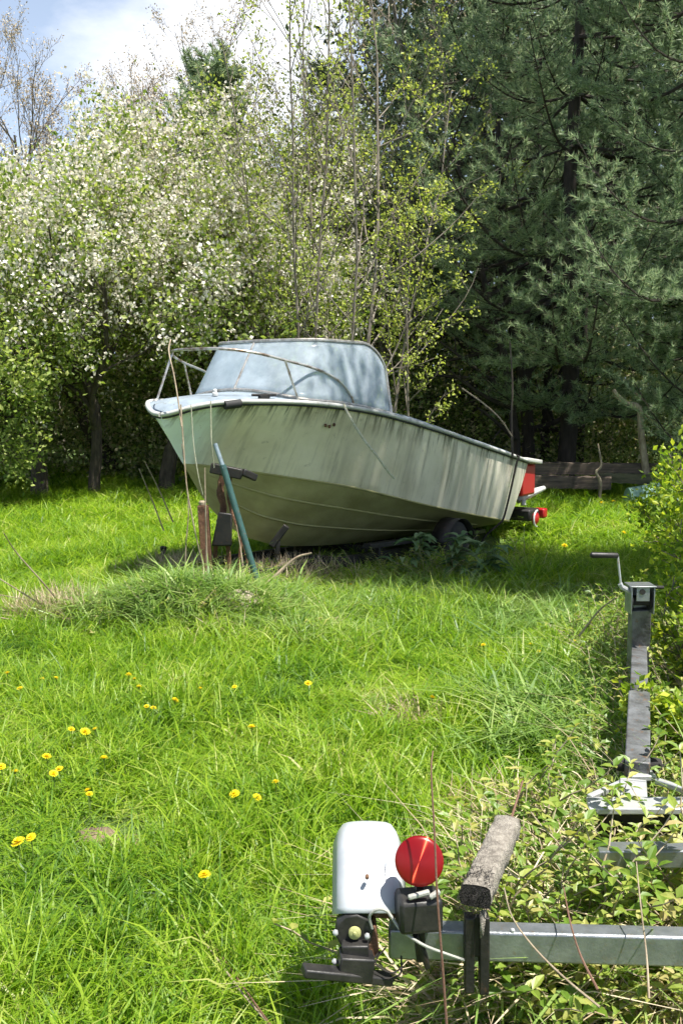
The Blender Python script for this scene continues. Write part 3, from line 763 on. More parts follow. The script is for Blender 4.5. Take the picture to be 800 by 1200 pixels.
rope('twine', [at(224, 474, 7.36), at(227, 520, 7.36), at(233, 560, 7.36), at(238, 580, 7.4)], .004, M['rope'], 'thin pale twine hanging down the bow beside the vine stem', 'twine')
rope('twine', [at(247, 470, 7.5), at(247.5, 500, 7.5), at(248, 520, 7.5), at(251, 548, 7.55)], .005, M['rope'], 'thin pale twine hanging to the rusty bow stop', 'twine')
rope('dead_vine', [at(160, 415, 7.9), at(200, 398, 7.7), at(198, 412, 7.6), at(204, 440, 7.5), at(209, 470, 7.4), at(213, 500, 7.3)][1:], .006, M['dead'], 'crooked dead vine curling above the bow rail', 'dry stem')

# ------------------------------------------------------------------ the trailer under the boat
bt = thing('boat_trailer', 'rusty dark boat trailer with winch post under the stained motorboat', 'trailer', B(2.6, 0, -.1))
def tz(s): return .135 - .045 * max(0, s - .5)
mb = MB()
for b in (.42, -.42): mb.beam(B(1.2, b, tz(1.2)), B(4.9, b, tz(4.9)), .06, .10); mb.beam(B(1.2, b, tz(1.2)), B(.1, b * .12, tz(.1)), .06, .10)
for s in (1.25, 2.2, 3.2, 4.2, 4.88): mb.beam(B(s, -.45, tz(s) - .02), B(s, .45, tz(s) - .02), .05, .07)
mb.beam(B(3.5, -.88, tz(3.5) - .10), B(3.5, .88, tz(3.5) - .10), .05, .05)
mb.beam(B(.12, 0, tz(0)), B(-.35, 0, tz(0)), .07, .08)
mb.build('frame', M['blackm'], bt, bevel=.006)
for b in (.55, -.55):
    mb = MB(); mb.beam(B(2.3, b, .20), B(4.8, b, .06), .09, .05); 
    for s in (2.5, 3.4, 4.6): mb.beam(B(s, b, tz(s)), B(s, b, .19 - .055 * (s - 2.3)), .05, .04, up=AFT)
    mb.build('bunk', M['blackm'], bt, bevel=.005)
for sg in (1, -1):
    w = B(3.6, sg * .80, -.0); w.z = ground(w.x, w.y) + .25
    tyre = MB(); tyre.lathe(w - PORT * .075, PORT, [(0, .17), (.005, .24), (.03, .275), (.075, .285), (.12, .275), (.145, .24), (.15, .17)], 32); t_ = tyre.build('wheel', M['rubber'], bt)
    MB().lathe(w - PORT * .06 * 1, PORT, [(0, .16), (.10, .165), (.13, .15), (.125, .06), (.15, .05), (.155, .02)], 24).build('rim', M['rust'], t_)
    mb = MB(); rows = []
    for i in range(13):
        a = math.pi * (.05 + .9 * i / 12); rows.append([w + AFT * math.cos(a) * .33 + Vector((0, 0, math.sin(a) * .31)) + PORT * q for q in (-.10, .10)])
    mb.grid(rows).build('mudguard', M['blackm'], bt, solid_=.004)
# winch post assembly near the bow
Yw = 7.72
mb = MB(); mb.beam(at(238, 592, 7.55), at(243, 668, 7.55), .085, .07, up=(0, 1, 0)); mb.build('rusty_post', M['rust'], bt, bevel=.006)
mb = MB(); mb.lathe(at(237.5, 590, 7.55), (0, 0, 1), [(-.01, .03), (.012, .032), (.025, .02)], 14); mb.build('post_cap', M['dead'], bt)
mb = MB()
mb.beam(at(247, 548, 7.62), at(284, 556, 7.62), .07, .085); mb.beam(at(284, 553, 7.62), at(300, 560, 7.7), .05, .06)
mb.build('bow_stop', M['blackm'], bt, bevel=.01)
mb = MB(); mb.tube(spline([at(262, 555, Yw), at(258, 575, Yw), at(262, 595, Yw), at(257, 612, Yw)], 14), [.035, .028, .032, .024, .03, .034, .03, .026, .03, .028, .03, .025, .028][:13], 8)
mb.tube(spline([at(270, 556, Yw - .05), at(268, 580, Yw - .05), at(272, 600, Yw - .05)], 8), .018, 7); mb.build('winch_arm', M['rust'], bt)
mb = MB(); mb.add([at(248, 640, 7.6), at(272, 640, 7.6), at(272, 602, 7.6), at(256, 600, 7.6), at(248, 640, 7.85), at(272, 640, 7.85), at(272, 602, 7.85), at(256, 600, 7.85)],
       [(0, 1, 2, 3), (7, 6, 5, 4), (0, 4, 5, 1), (1, 5, 6, 2), (2, 6, 7, 3), (3, 7, 4, 0)]); mb.build('winch_housing', M['blackm'], bt, bevel=.012)
mb = MB(); mb.beam(at(253, 638, 7.7), at(251, 676, 7.7), .035, .035, up=(0, 1, 0)); mb.beam(at(267, 638, 7.72), at(270, 678, 7.72), .035, .035, up=(0, 1, 0)); mb.build('post_leg', M['rust'], bt, bevel=.004)
jk = MB().tube([at(261, 545, 7.45), at(304, 690, 7.35)], .026, 12).build('jack_leg', M['gjack'], bt)
MB().tube([at(252, 520, 7.47), at(262, 549, 7.44)], .019, 10).build('jack_tube_top', M['gblue'], jk)
mb = MB(); mb.tube([at(276, 590, 7.8), at(290, 660, 7.7)], .012, 6); mb.tube([at(272, 600, 7.9), at(283, 632, 7.8), at(279, 668, 7.8)], .014, 6); mb.build('brace', M['rust'], bt)
mb = MB(); mb.beam(at(318, 640, 8.3), at(336, 616, 8.3), .06, .05, up=(0, 1, 0)); mb.beam(at(325, 650, 8.3), at(326, 632, 8.3), .04, .04, up=(0, 1, 0)); mb.build('keel_roller_bracket', M['blackm'], bt, bevel=.01)

# ------------------------------------------------------------------ near trailer
nt_ = thing('trailer', 'empty galvanised boat trailer overgrown with weeds in the near right corner', 'trailer', (0.7, 2.8, 0))
YB = 2.06
a = at(455, 1100, YB); b = at(1050, 1116, YB - .05)
hb = .074
mb = MB(); mb.beam(a, b, .05, hb); mb.build('rear_crossbeam', M['galv'], nt_, bevel=.006)
for px, py in ((598, 1108), (600, 1090), (640, 1094), (728, 1106), (772, 1109)):
    p = at(px, py, YB - .028); MB().lathe(p, (0, -1, 0), [(0, .006), (.004, .006), (.007, .003)], 8).build('bolt', M['galvtop'], nt_)
# fender: arched sheet with rounded shoulders
mb = MB(); rows = []; cx0 = (at(387, 1060, 1.99).x + at(476, 1060, 1.99).x) / 2; wid = (at(476, 1060, 1.99).x - at(387, 1060, 1.99).x)
for i in range(37):
    a_ = R(33 + 118 * i / 36); RR = .228; cy, cz = 2.185, .368
    rows.append([])
    for j in range(15):
        q = -1 + 2 * j / 14; drop = .010 * q * q + .042 * max(0, (abs(q) - .62) / .38) ** 2.0
        ww = wid / 2 * (.99 - .01 * (i / 36))
        rows[-1].append(Vector((cx0 + q * ww + .004, cy - (RR - drop) * math.cos(a_), cz + (RR - drop) * math.sin(a_))))
mb.grid(rows); fd = mb.build('fender', M['fender'], nt_, solid_=.003)
p = at(430, 1027, 2.02)
mb = MB(); mb.lathe(p + Vector((0, .0, .0)), (0, -.75, .65), [(-.012, .0048), (.002, .0048), (.0035, .002)], 10); mb.build('fender_screw', M['rust'], fd)
mb = MB(); mb.beam(at(432, 1074, 2.04), at(436, 1110, 2.04), .03, .09, up=(0, 1, 0)); mb.beam(at(405, 1068, 2.05), at(480, 1070, 2.05), .02, .02); mb.build('fender_bracket', M['rust'], nt_, bevel=.003)
# hub plate with yellowed cap
mb = MB(); mb.lathe(at(415, 1091, 2.0), (0, -1, 0), [(-.03, .045), (0, .046), (.008, .042)], 10); hub = mb.build('hub', M['black'], nt_, bevel=.002)
mb = MB(); mb.lathe(at(415.5, 1093.5, 1.985), (0, -1, 0), [(-.004, .0145), (.003, .0140), (.006, .010)], 20); mb.lathe(at(415.5, 1093.5, 1.978), (0, -1, 0), [(0, .004), (.004, .003)], 8); mb.build('hub_cap', M['yellowcap'], hub)
for px, py in ((393, 1092), (430, 1096), (404, 1109), (392, 1126)): MB().lathe(at(px, py, 1.985), (0, -1, 0), [(0, .0065), (.008, .006), (.010, .003)], 6).build('hub_bolt', M['galvtop'], hub)
mb = MB(); mb.beam(at(396, 1130, 1.97), at(436, 1132, 1.98), .05, .058); mb.beam(at(400, 1112, 1.98), at(432, 1112, 1.98), .03, .03)
mb.beam(at(355, 1137, 1.93), at(458, 1147, 1.99), .035, .020); mb.build('axle_bracket', M['black'], nt_, bevel=.004)
# tail lamp: round red reflector lens over a black lamp body
lb = MB(); c = at(490, 1066, 1.985); Rz = Matrix.Rotation(R(8), 3, 'Z')
lb.box(c, (.098, .075, .078), Rz); tl_ = lb.build('lamp_body', M['black'], nt_, bevel=.010)
MB().beam(at(478, 1052, 1.95), at(503, 1045, 1.955), .012, .010).build('lamp_clip', M['wire'], tl_, bevel=.003); MB().beam(at(503, 1052, 1.95), at(515, 1044, 1.955), .012, .010).build('lamp_clip', M['wire'], tl_, bevel=.003)
lc = at(491, 1009, 1.99); ax = Vector((-.10, -1, .34)).normalized()
mb = MB(); mb.lathe(lc, ax, [(-.028, .030), (-.02, .0505), (-.004, .0525), (.0, .0515)], 40); lr = mb.build('reflector_housing', M['red'], nt_)
mb = MB(); mb.lathe(Vector((0, 0, 0)), (0, -1, 0), [(0, .0545), (.003, .0540), (.006, .051), (.0085, .046), (.0125, .026), (.0145, .010), (.015, .001)], 64)
ln = bpy.data.meshes.new('lens'); ln.from_pydata(mb.v, [], mb.f); ln.polygons.foreach_set('use_smooth', [True] * len(ln.polygons)); ln.materials.append(M['lens'])
lo = bpy.data.objects.new('lens', ln); COL.objects.link(lo); lo.parent = lr; lo.location = lc - origin(lr); lo.rotation_mode = 'QUATERNION'; lo.rotation_quaternion = Vector((0, -1, 0)).rotation_difference(ax)
mb = MB(); mb.beam(at(491, 1035, 2.0), at(492, 1120, 2.01), .02, .05, up=(0, 1, 0)); mb.beam(at(485, 1090, 1.99), at(500, 1128, 2.0), .012, .05, up=(0, 1, 0)); mb.build('lamp_bracket', M['blackm'], nt_, bevel=.003)
cab = MB(); cab.tube(spline([at(436, 1088, 1.99), at(433, 1074, 1.985), at(441, 1066, 1.98), at(452, 1067, 1.975), at(459, 1075, 1.97), at(470, 1090, 1.96), at(495, 1107, 1.95), at(520, 1117, 1.96), at(543, 1125, 1.99)], 50), .0034, 8); cab.build('cable', M['wire'], nt_)
mb = MB(); mb.tube(spline([at(445, 1115, 1.99), at(430, 1135, 1.98), at(445, 1147, 1.97), at(468, 1142, 1.97), at(470, 1120, 1.98)], 30), .0022, 6); mb.tube(spline([at(452, 1110, 1.98), at(440, 1128, 1.97), at(458, 1140, 1.96), at(472, 1133, 1.97)], 24), .0018, 6); mb.build('loose_cable', M['strap'], nt_)
# bunk with carpet on a black bracket
fe = at(557, 1050, 1.98); be = at(594, 965, 2.34); be.z = fe.z - .005
d = (be - fe).normalized(); r_ = d.cross(Vector((0, 0, 1))).normalized(); u_ = r_.cross(d)
mb = MB(); rows = []
prof = [(-.5, -.45), (-.53, 0), (-.48, .42), (-.38, .5), (0, .54), (.38, .5), (.49, .40), (.53, 0), (.5, -.45), (.3, -.5), (-.3, -.5), (-.5, -.45)]
gg = random.Random(4)
for i in range(30):
    t = i / 29; c = fe.lerp(be, t); rows.append([c + r_ * (x * .064 + gg.gauss(0, .0012)) + u_ * (y * .05 + gg.gauss(0, .0016)) for x, y in prof])
mb.grid(rows); bk = mb.build('bunk', M['carpet'], nt_, auto=70)
mb = MB(); q = [fe - d * .004 + r_ * (x * .068) + u_ * (y * .048) for x, y in prof[:-1]]; mb.add(q + [v + d * .03 for v in q], [tuple(range(11))]); mb.build('bunk_end', M['bristle'], bk)
V_, F_ = needles(np.array([fe + r_ * gg.uniform(-.034, .034) + u_ * gg.uniform(-.028, .024) for _ in range(260)]), np.tile(np.array(-d + Vector((0, 0, -.5))), (260, 1)), 2, .022, .0016)
npmesh('frayed_edge', V_, F_, M['bristle'], bk)
mb = MB(); mb.beam(at(549, 1072, 2.0), at(549, 1160, 2.0), .022, .03, up=(0, 1, 0)); mb.beam(at(567, 1072, 2.0), at(566, 1162, 2.0), .022, .03, up=(0, 1, 0)); mb.beam(at(558, 1072, 2.0), at(558, 1120, 2.0), .05, .012, up=(0, 1, 0)); mb.build('bunk_bracket', M['blackm'], nt_, bevel=.003)
mb = MB(); mb.add([at(562, 1068, 1.975), at(570, 1066, 1.975), at(566, 1096, 1.972), at(562, 1100, 1.972)], [(0, 1, 2, 3)]); mb.build('hanging_carpet_scrap', M['carpet'], bk, solid_=.004)
# frame further back: second cross member, plate, roller, tongue, winch post
mb = MB(); mb.beam(at(700, 1002, 2.46), at(1000, 1000, 2.36), .06, .05); mb.build('crossmember', M['galv'], nt_, bevel=.004)
mb = MB()
for y0, y1, sx0, sx1 in ((938, 951, 688, 785),):
    mb.beam(at(688, 944, 2.80), at(900, 944, 2.72), .09, .02)
mb.beam(at(742, 950, 2.76), at(741, 915, 2.98), .085, .018); mb.beam(at(736, 909, 3.02), at(766, 909, 3.02), .05, .02)
mb.beam(at(690, 935, 2.86), at(728, 918, 2.98), .022, .02); mb.beam(at(768, 915, 2.98), at(830, 935, 2.84), .022, .02)
mb.build('cross_plate', M['galvtop'], nt_, bevel=.004)
mb = MB(); mb.beam(at(700, 962, 2.80), at(900, 962, 2.72), .05, .07); mb.build('lower_crossmember', M['blackm'], nt_, bevel=.004)
mb = MB(); ra, rb = at(721, 895, 3.08), at(774, 897, 3.06); ax_ = (rb - ra).normalized()
mb.lathe(ra, ax_, [(0, .010), (.002, .022), (.02, .026), (.07, .022), ((rb - ra).length - .02, .026), ((rb - ra).length, .022), ((rb - ra).length + .002, .01)], 18); mb.tube([ra - ax_ * .015, rb + ax_ * .015], .007, 8)
mb.build('keel_roller', M['rubber'], nt_)
mb = MB(); mb.beam(at(746, 905, 3.02), at(748, 820, 3.62), .082, .075); mb.build('tongue', M['gpost'], nt_, bevel=.005); mb = MB(); mb.beam(at(748, 821, 3.61), at(748, 742, 4.75), .07, .065); mb.build('drawbar', M['gpost'], nt_, bevel=.005)
for py, y in ((866, 3.27), (852, 3.4)):
    p = at(747.5, py, y); p.z -= .036; MB().box(p, (.09, .012, .085)).build('tongue_band', M['blackm'], nt_, bevel=.002)
pw = at(747, 775, 4.42)
mb = MB(); mb.beam(pw + Vector((0, 0, -.05)), at(749, 712, 4.36), .09, .07, up=(0, 1, 0)); mb.build('winch_post', M['gpost'], nt_, bevel=.004)
wz = at(749, 701, 4.32)
wi = MB()
for dx in (-.052, .052): wi.box(wz + Vector((dx, 0, .0)), (.006, .10, .135))
wi.box(wz + Vector((0, .0, .064)), (.12, .11, .006)); wi.box(wz + Vector((0, -.045, .03)), (.062, .006, .07)); wi.box(wz + Vector((0, .045, -.01)), (.10, .006, .10))
w_ = wi.build('winch', M['galv'], nt_, bevel=.002)
mb = MB(); mb.lathe(wz + Vector((-.045, 0, -.01)), (1, 0, 0), [(0, .045), (.003, .045), (.004, .024), (.086, .024), (.087, .045), (.09, .045)], 20); mb.build('drum', M['rubber'], w_)
mb = MB(); mb.lathe(wz + Vector((-.004, -.049, .04)), (0, -1, 0), [(0, .014), (.003, .013)], 12); mb.build('winch_knob', M['black'], w_); MB().tube([wz + Vector((.056, 0, .052)), wz + Vector((.11, 0, .052))], .008, 8).build('shaft', M['black'], w_)
mb = MB(); mb.tube([wz + Vector((-.05, -.01, .035)), at(728, 688, 4.3), at(726, 684, 4.3)], .012, 8); mb.tube([at(727, 687, 4.3), at(723, 650, 4.3)], .0055, 8); ck = mb.build('crank_arm', M['galvtop'], w_)
mb = MB(); mb.lathe(at(722.5, 651, 4.29), (-1, .1, 0), [(-.006, .008), (0, .013), (.115, .014), (.122, .008)], 14); mb.build('crank_grip', M['black'], ck)

# tall stalk in front of the lamp, and other dry stems (each a thing)
def stalk(pts, r, m, label, group='dry stalks standing in the grass', cat='dry stalk', n=24):
    P = spline(pts, n); k = len(P); mb = MB(); mb.tube(P, [r * (1 - .5 * i / k) for i in range(k)], 6)
    o = mb.build('dry_stalk', m, None, loc=P[0]); return tag(o, label, cat, group)
stalk([at(524, 1215, 1.86), at(518, 1130, 1.88), at(512, 1050, 1.9), at(509, 980, 1.93), at(505, 905, 1.97), at(507, 880, 2.0)],   .0030, M['reed'], 'reddish dry stalk crossing in front of the round red lamp')
stalk([at(702, 1180, 1.78), at(660, 1145, 1.85), at(625, 1110, 1.92), at(600, 1075, 1.97), at(590, 1040, 2.0)], .0026, M['dead'], 'thin dry stalk slanting across the beam beside the bunk')
stalk([at(760, 1170, 1.85), at(757, 1120, 1.93), at(750, 1060, 2.0), at(745, 1010, 2.1)], .0026, M['dead'], 'thin dry stalk upright before the right end of the beam')
stalk([at(700, 1160, 1.85), at(680, 1120, 1.93), at(668, 1082, 1.97), at(660, 1040, 2.1)], .003, M['reed'], 'brown stalk crossing the middle of the beam')
stalk([at(578, 1040, 2.1), at(590, 990, 2.25), at(600, 955, 2.35), at(612, 915, 2.5)], .005, M['reed'], 'brown woody stem rising beside the carpeted bunk')
stalk([at(320, 1205, 2.15), at(285, 1165, 2.3), at(240, 1105, 2.6), at(180, 1035, 3.0), at(132, 980, 3.4)], .0030, M['dead'], 'long pale stalk lying diagonally across the near lawn')
stalk([at(318, 1203, 2.1), at(270, 1135, 2.45), at(232, 1080, 2.75), at(215, 1050, 2.9)], .0026, M['reed'], 'shorter brown stalk lying along the long diagonal one')
stalk([at(75, 712, 6.8), at(50, 682, 6.6), at(20, 648, 6.45), at(5, 625, 6.3)], .007, M['dead'], 'straw stalk rising highest from the dead clump at the left edge')
stalk([at(70, 722, 6.8), at(35, 700, 6.6), at(-10, 672, 6.5)], .007, M['dead'], 'straw stalk leaning left from the middle of the dead clump')
stalk([at(60, 735, 6.7), at(25, 728, 6.5), at(-10, 722, 6.4)], .007, M['dead'], 'straw stalk lying almost flat at the foot of the dead clump')
stalk([at(80, 718, 6.9), at(40, 705, 6.8), at(-10, 695, 6.7)], .006, M['dead'], 'straw stalk just above the flat one in the dead clump')
stalk([at(192, 622, 8.2), at(178, 585, 8.2), at(163, 549, 8.2)], .008, M['dead'], 'left of two pale leaning stalks beside the bow')
stalk([at(203, 612, 8.3), at(187, 575, 8.3), at(170, 541, 8.3)], .008, M['dead'], 'right of two pale leaning stalks beside the bow')
stalk([at(217, 690, 7.3), at(218, 640, 7.3), at(221, 600, 7.3), at(218, 560, 7.3), at(213, 520, 7.3)], .006, M['dead'], 'upright dry stalk left of the rusty post')
stalk([at(243, 690, 7.25), at(242, 640, 7.25), at(241, 600, 7.2), at(240, 548, 7.2)], .009, M['dead'], 'thick dry stalk in front of the rusty post')
stalk([at(287, 690, 7.25), at(283, 650, 7.3), at(277, 615, 7.3)], .008, M['dead'], 'pale stalk beside the green jack leg')
stalk([at(315, 682, 7.3), at(345, 655, 7.4), at(365, 648, 7.4)], .016, M['dead'], 'thick broken stalk leaning under the forefoot of the boat')
stalk([at(678, 745, 4.7), at(702, 715, 4.6), at(722, 700, 4.5)], .006, M['dead'], 'pale twig reaching the near trailer winch')
stalk([at(760, 690, 12.0), at(757, 560, 14.2), at(751, 510, 14.2), at(748, 478, 14.2), at(735, 474, 14.2), at(724, 465, 14.2), at(718, 457, 14.2)][1:], .055, M['dead'], 'pale crooked dead branch rising above the timber stack', None, 'dead branch')
stalk([at(600, 535, 10.2), at(599, 490, 10.2), at(600, 450, 10.2), at(597, 400, 10.2)], .013, M['bark'], 'thin dark bare stem above the stern corner', None, 'sapling')
stalk([at(702, 585, 13.9), at(703, 565, 13.9), at(698, 553, 13.9), at(704, 545, 13.9), at(700, 520, 14.0)], .025, M['dead'], 'pale twisted stick in front of the timber stack', None, 'stick')

# ------------------------------------------------------------------ rock, dead clump, debris
def rock(px, py, dz, size, seed, m, name, label, cat, flat=.6):
    p = gpx(px, py, dz); g = random.Random(seed); mb = MB(); rows = []
    for i in range(13):
        th = math.pi * i / 12; row = []
        for j in range(19):
            ph = 2 * math.pi * (j % 18) / 18
            k = 1 + .16 * math.sin(3 * ph + seed + 2 * th) + .12 * math.cos(2 * th * 2 + 5 * ph) + .05 * math.sin(9 * ph + 7 * th)
            row.append(Vector((p.x + size[0] * k * math.sin(th) * math.cos(ph), p.y + size[1] * k * math.sin(th) * math.sin(ph), ground(p.x, p.y) + dz * .6 + size[2] * k * math.cos(th))))
        rows.append(row)
    o = mb.grid(rows).build(name, m, None, loc=(p.x, p.y, ground(p.x, p.y)), auto=50); return tag(o, label, cat)
rock(284, 703, .12, (.15, .11, .10), 3, M['stone'], 'rock', 'pale pinkish rock on the grassy mound below the bow', 'rock')
rock(112, 979, .02, (.07, .055, .03), 5, M['thatch'], 'thatch_lump', 'left brown clump of cut dead grass on the near lawn', 'dead grass')
rock(152, 986, .02, (.07, .05, .022), 8, M['thatch'], 'thatch_lump', 'right brown clump of cut dead grass on the near lawn', 'dead grass')
def strawclump(px, py, n, L, rad, name, label, lean=1.2):
    p = gpx(px, py); g = np.random.RandomState(px + py); P = np.array([(p.x + g.normal() * rad, p.y + g.normal() * rad * .7, 0) for _ in range(n)])
    P[:, 2] = [ground(a, b) + .05 for a, b, c in P]
    D = unit(g.normal(size=(n, 3)) * [lean, lean, .4] + [-.4, -.1, .9])
    V_, F_ = needles(P, D, 4, L, .012, g, .8); o = npmesh(name, V_, F_, M['straw'], loc=(p.x, p.y, ground(p.x, p.y))); return tag(o, label, 'dead grass', kind='stuff' if 'scattered' in label else None)
strawclump(62, 728, 260, .26, .16, 'dead_grass_clump', 'clump of bleached dead grass at the left edge of the mound')
strawclump(215, 676, 260, .24, .20, 'dead_grass_clump', 'dry tangled stems at the foot of the rusty winch post')
strawclump(345, 682, 190, .24, .26, 'dead_grass_clump', 'dry broken stems under the forefoot of the boat')
strawclump(250, 712, 60, .24, .35, 'dead_grass_clump', 'scattered dry stalks among the lush grass on the mound')
strawclump(470, 850, 40, .14, .10, 'dead_grass_clump', 'small pale seed-headed tuft in the mid lawn')
strawclump(610, 960, 120, .13, .13, 'dead_grass_clump', 'pale dead stems at the left edge of the weeds')
mb = MB(); p = gpx(192, 668); mb.tube([p, p + Vector((0, 0, .20))], .022, 8); mb.lathe(p + Vector((0, 0, .19)), (0, 0, 1), [(0, .03), (.03, .034), (.04, .02)], 10)
tag(mb.build('short_post', M['blackm'], None, loc=p), 'short black post stub left of the bow', 'post')

# ------------------------------------------------------------------ weathered timbers beyond the boat
def timber(px0, px1, py, Y, h, m, label, seed):
    a = at(px0, py, Y); b = at(px1, py + 3, Y - .3); g = random.Random(seed); mb = MB(); rows = []
    d = (b - a).normalized(); r2 = d.cross(Vector((0, 0, 1))).normalized()
    for i in range(24):
        c = a.lerp(b, i / 23); row = []
        for x, z in ((-1, -1), (-1.04, 0), (-1, .9), (-.8, 1), (0, 1.03), (.8, 1), (1, .9), (1.04, 0), (1, -1), (-1, -1)):
            row.append(c + r2 * (x * .10 + g.gauss(0, .004)) + Vector((0, 0, z * h / 2 + g.gauss(0, .005))))
        rows.append(row)
    mb.grid(rows); n = len(mb.v); mb.f.append(tuple(range(9))); mb.f.append(tuple(n - 10 + i for i in range(9))[::-1]); mb.mi += [0, 0]
    return tag(mb.build('timber', m, None, loc=a), label, 'timber', 'weathered timbers stacked at the edge of the wood')
timber(592, 778, 547.5, 14.6, .18, M['timber'], 'top dark weathered timber of the low stack', 1)
timber(592, 715, 563, 14.5, .19, M['timber'], 'left lower dark timber of the low stack', 2)
timber(700, 780, 559, 14.4, .15, M['timber2'], 'right mossy pale timber under the top one', 3)
# upturned pale green skiff behind the grass
mb = MB(); rows = []
c0 = at(735, 574, 13.6); c1 = at(900, 574, 13.2)
for i in range(16):
    t = i / 15; c = c0.lerp(c1, t); c.z = ground(c.x, c.y) - .05; w = .42 * math.sin(math.pi * (.12 + .8 * t)) + .1; hh = .34 * (.55 + .45 * math.sin(math.pi * (.15 + .7 * t)))
    rows.append([c + Vector((0, math.cos(a) * w, math.sin(a) * hh * 1.35)) for a in [math.pi * k / 10 for k in range(11)]])
mb.grid(rows); mb.f.append(tuple(range(11))); mb.mi.append(0)
tag(mb.build('upturned_skiff', M['palegreen'], None, loc=c0), 'pale green upturned skiff lying in front of the timber stack', 'boat')

# ------------------------------------------------------------------ dandelions
def dandelion_meshes():
    g = np.random.RandomState(9); P = []; D = []; n = 0
    V = []; Fc = []
    for ring, (k, L, el) in enumerate(((22, .020, .12), (20, .016, .45), (14, .011, .85), (8, .007, 1.25))):
        for i in range(k):
            a = 2 * math.pi * (i + .5 * ring) / k + g.normal() * .06; e = el + g.normal() * .06
            d = np.array([math.cos(a) * math.cos(e), math.sin(a) * math.cos(e), math.sin(e)]); s = np.array([-math.sin(a), math.cos(a), 0]) * .0021
            b = np.array([0, 0, .002 * ring]); q = len(V); V += [b - s * .5, b + s * .5, b + d * L + s, b + d * L - s]; Fc.append((q, q + 1, q + 2, q + 3))
    return V, Fc
dv, df = dandelion_meshes()
fm = bpy.data.meshes.new('flower_head'); fm.from_pydata([tuple(v) for v in dv], [], df); fm.materials.append(M['petal'])
sm = bpy.data.meshes.new('stem'); mbs = MB(); mbs.tube([(0, 0, -.14), (.004, .002, -.07), (0, 0, 0)], [.0022, .0020, .0024], 6); mbs.lathe((0, 0, -.004), (0, 0, 1), [(-.006, .002), (-.002, .005), (.003, .006)], 8)
sm.from_pydata(mbs.v, [], mbs.f); sm.materials.append(M['stem'])
DL = [(22, 989, 1.25, 'largest dandelion at the lower left edge of the lawn'), (37, 983, .9, 'dandelion just right of the largest one at the left edge'), (240, 1027, 1.0, 'lone dandelion low on the near lawn left of the fender'),
      (100, 859, 1.2, 'bright dandelion topmost in the left group'), (122, 890, .95, None), (63, 908, .9, None), (70, 903, .9, None), (55, 888, 1.0, None), (275, 932, 1.0, None), (301, 936, .9, None), (205, 822, 1.1, None), (9, 790, .9, None),
      (24, 808, .9, None), (66, 796, .8, None), (361, 802, 1.0, 'dandelion alone in the middle of the lawn'), (295, 853, .9, None), (151, 792, 1.0, None), (158, 797, .8, None), (323, 918, .8, None), (180, 831, .8, None), (2, 900, .9, None), (18, 906, .9, None),
      (172, 829, .7, None), (103, 928, .8, None), (506, 819, 1.0, None), (566, 757, .9, None), (671, 753, 1.1, None), (631, 765, .9, None), (622, 756, .9, None), (696, 745, 1.1, None), (411, 686, 1.0, 'dandelion by the dry stems under the boat'),
      (661, 640, 1.3, None), (730, 625, 1.3, None), (768, 632, 1.3, None), (705, 590, 1.4, None), (718, 588, 1.2, None), (105, 932, .7, None), (84, 856, .8, None), (112, 856, .8, None), (50, 797, .8, None), (163, 806, .8, None), (275, 806, .7, None), (235, 808, .7, None)]
for px, py, s, lab in DL:
    p = gpx(px, py, .13); t = bpy.data.objects.new('dandelion', None); COL.objects.link(t); t.location = (p.x, p.y, p.z - .13)
    tag(t, lab or 'small yellow dandelion in flower among the lawn grass', 'flower', 'dandelions scattered over the lawn')
    h = bpy.data.objects.new('flower_head', fm); COL.objects.link(h); h.parent = t; h.location = (0, 0, .135); k = s * (1 if p.y < 8 else 1.35); h.scale = (k, k, k); h.rotation_euler = (random.uniform(.1, .5), random.uniform(-.2, .2), random.uniform(0, 6))
    q = bpy.data.objects.new('stem', sm); COL.objects.link(q); q.parent = t; q.location = (0, 0, .135)

# ------------------------------------------------------------------ broad-leaved weeds by the trailer under the boat
def broadplant(px, py, n, L, h, label, seed, name='broadleaf_weed', m=None, aspect=.34):
    p = gpx(px, py); p.z = ground(p.x, p.y); g = np.random.RandomState(seed); V = []; Fc = []
    root = thing(name, label, 'weed', p, 'broad-leaved weeds growing round the boat trailer'); mb = MB()
    for i in range(n):
        az = g.uniform(0, 6.28); hh = h * g.uniform(.2, 1); base = p + Vector((g.normal() * .04, g.normal() * .04, hh * .75)); d = Vector((math.cos(az), math.sin(az), .35)); sd = Vector((-math.sin(az), math.cos(az), 0)); l = L * g.uniform(.6, 1.2)
        mb.tube([p, base.lerp(p, .4) + d * .01, base], .004, 5, cap=False); k = len(V); pr = []
        for t, w in ((0, .1), (.25, .8), (.5, 1), (.75, .7), (1, .03)):
            c = base + Vector((d.x * l * t, d.y * l * t, l * (.45 * t - .55 * t * t)))
            pr += [c - sd * w * l * aspect * .5 + Vector((0, 0, .08 * l * w)), c, c + sd * w * l * aspect * .5 + Vector((0, 0, .08 * l * w))]
        V += pr
        for r in range(4):
            for q in range(2): Fc.append((k + r * 3 + q, k + r * 3 + q + 1, k + r * 3 + q + 4, k + r * 3 + q + 3))
    npmesh('foliage', np.array([tuple(v) for v in V]), Fc, m or M['broad'], root, True)
    mb.build('stems', M['stem'], root)
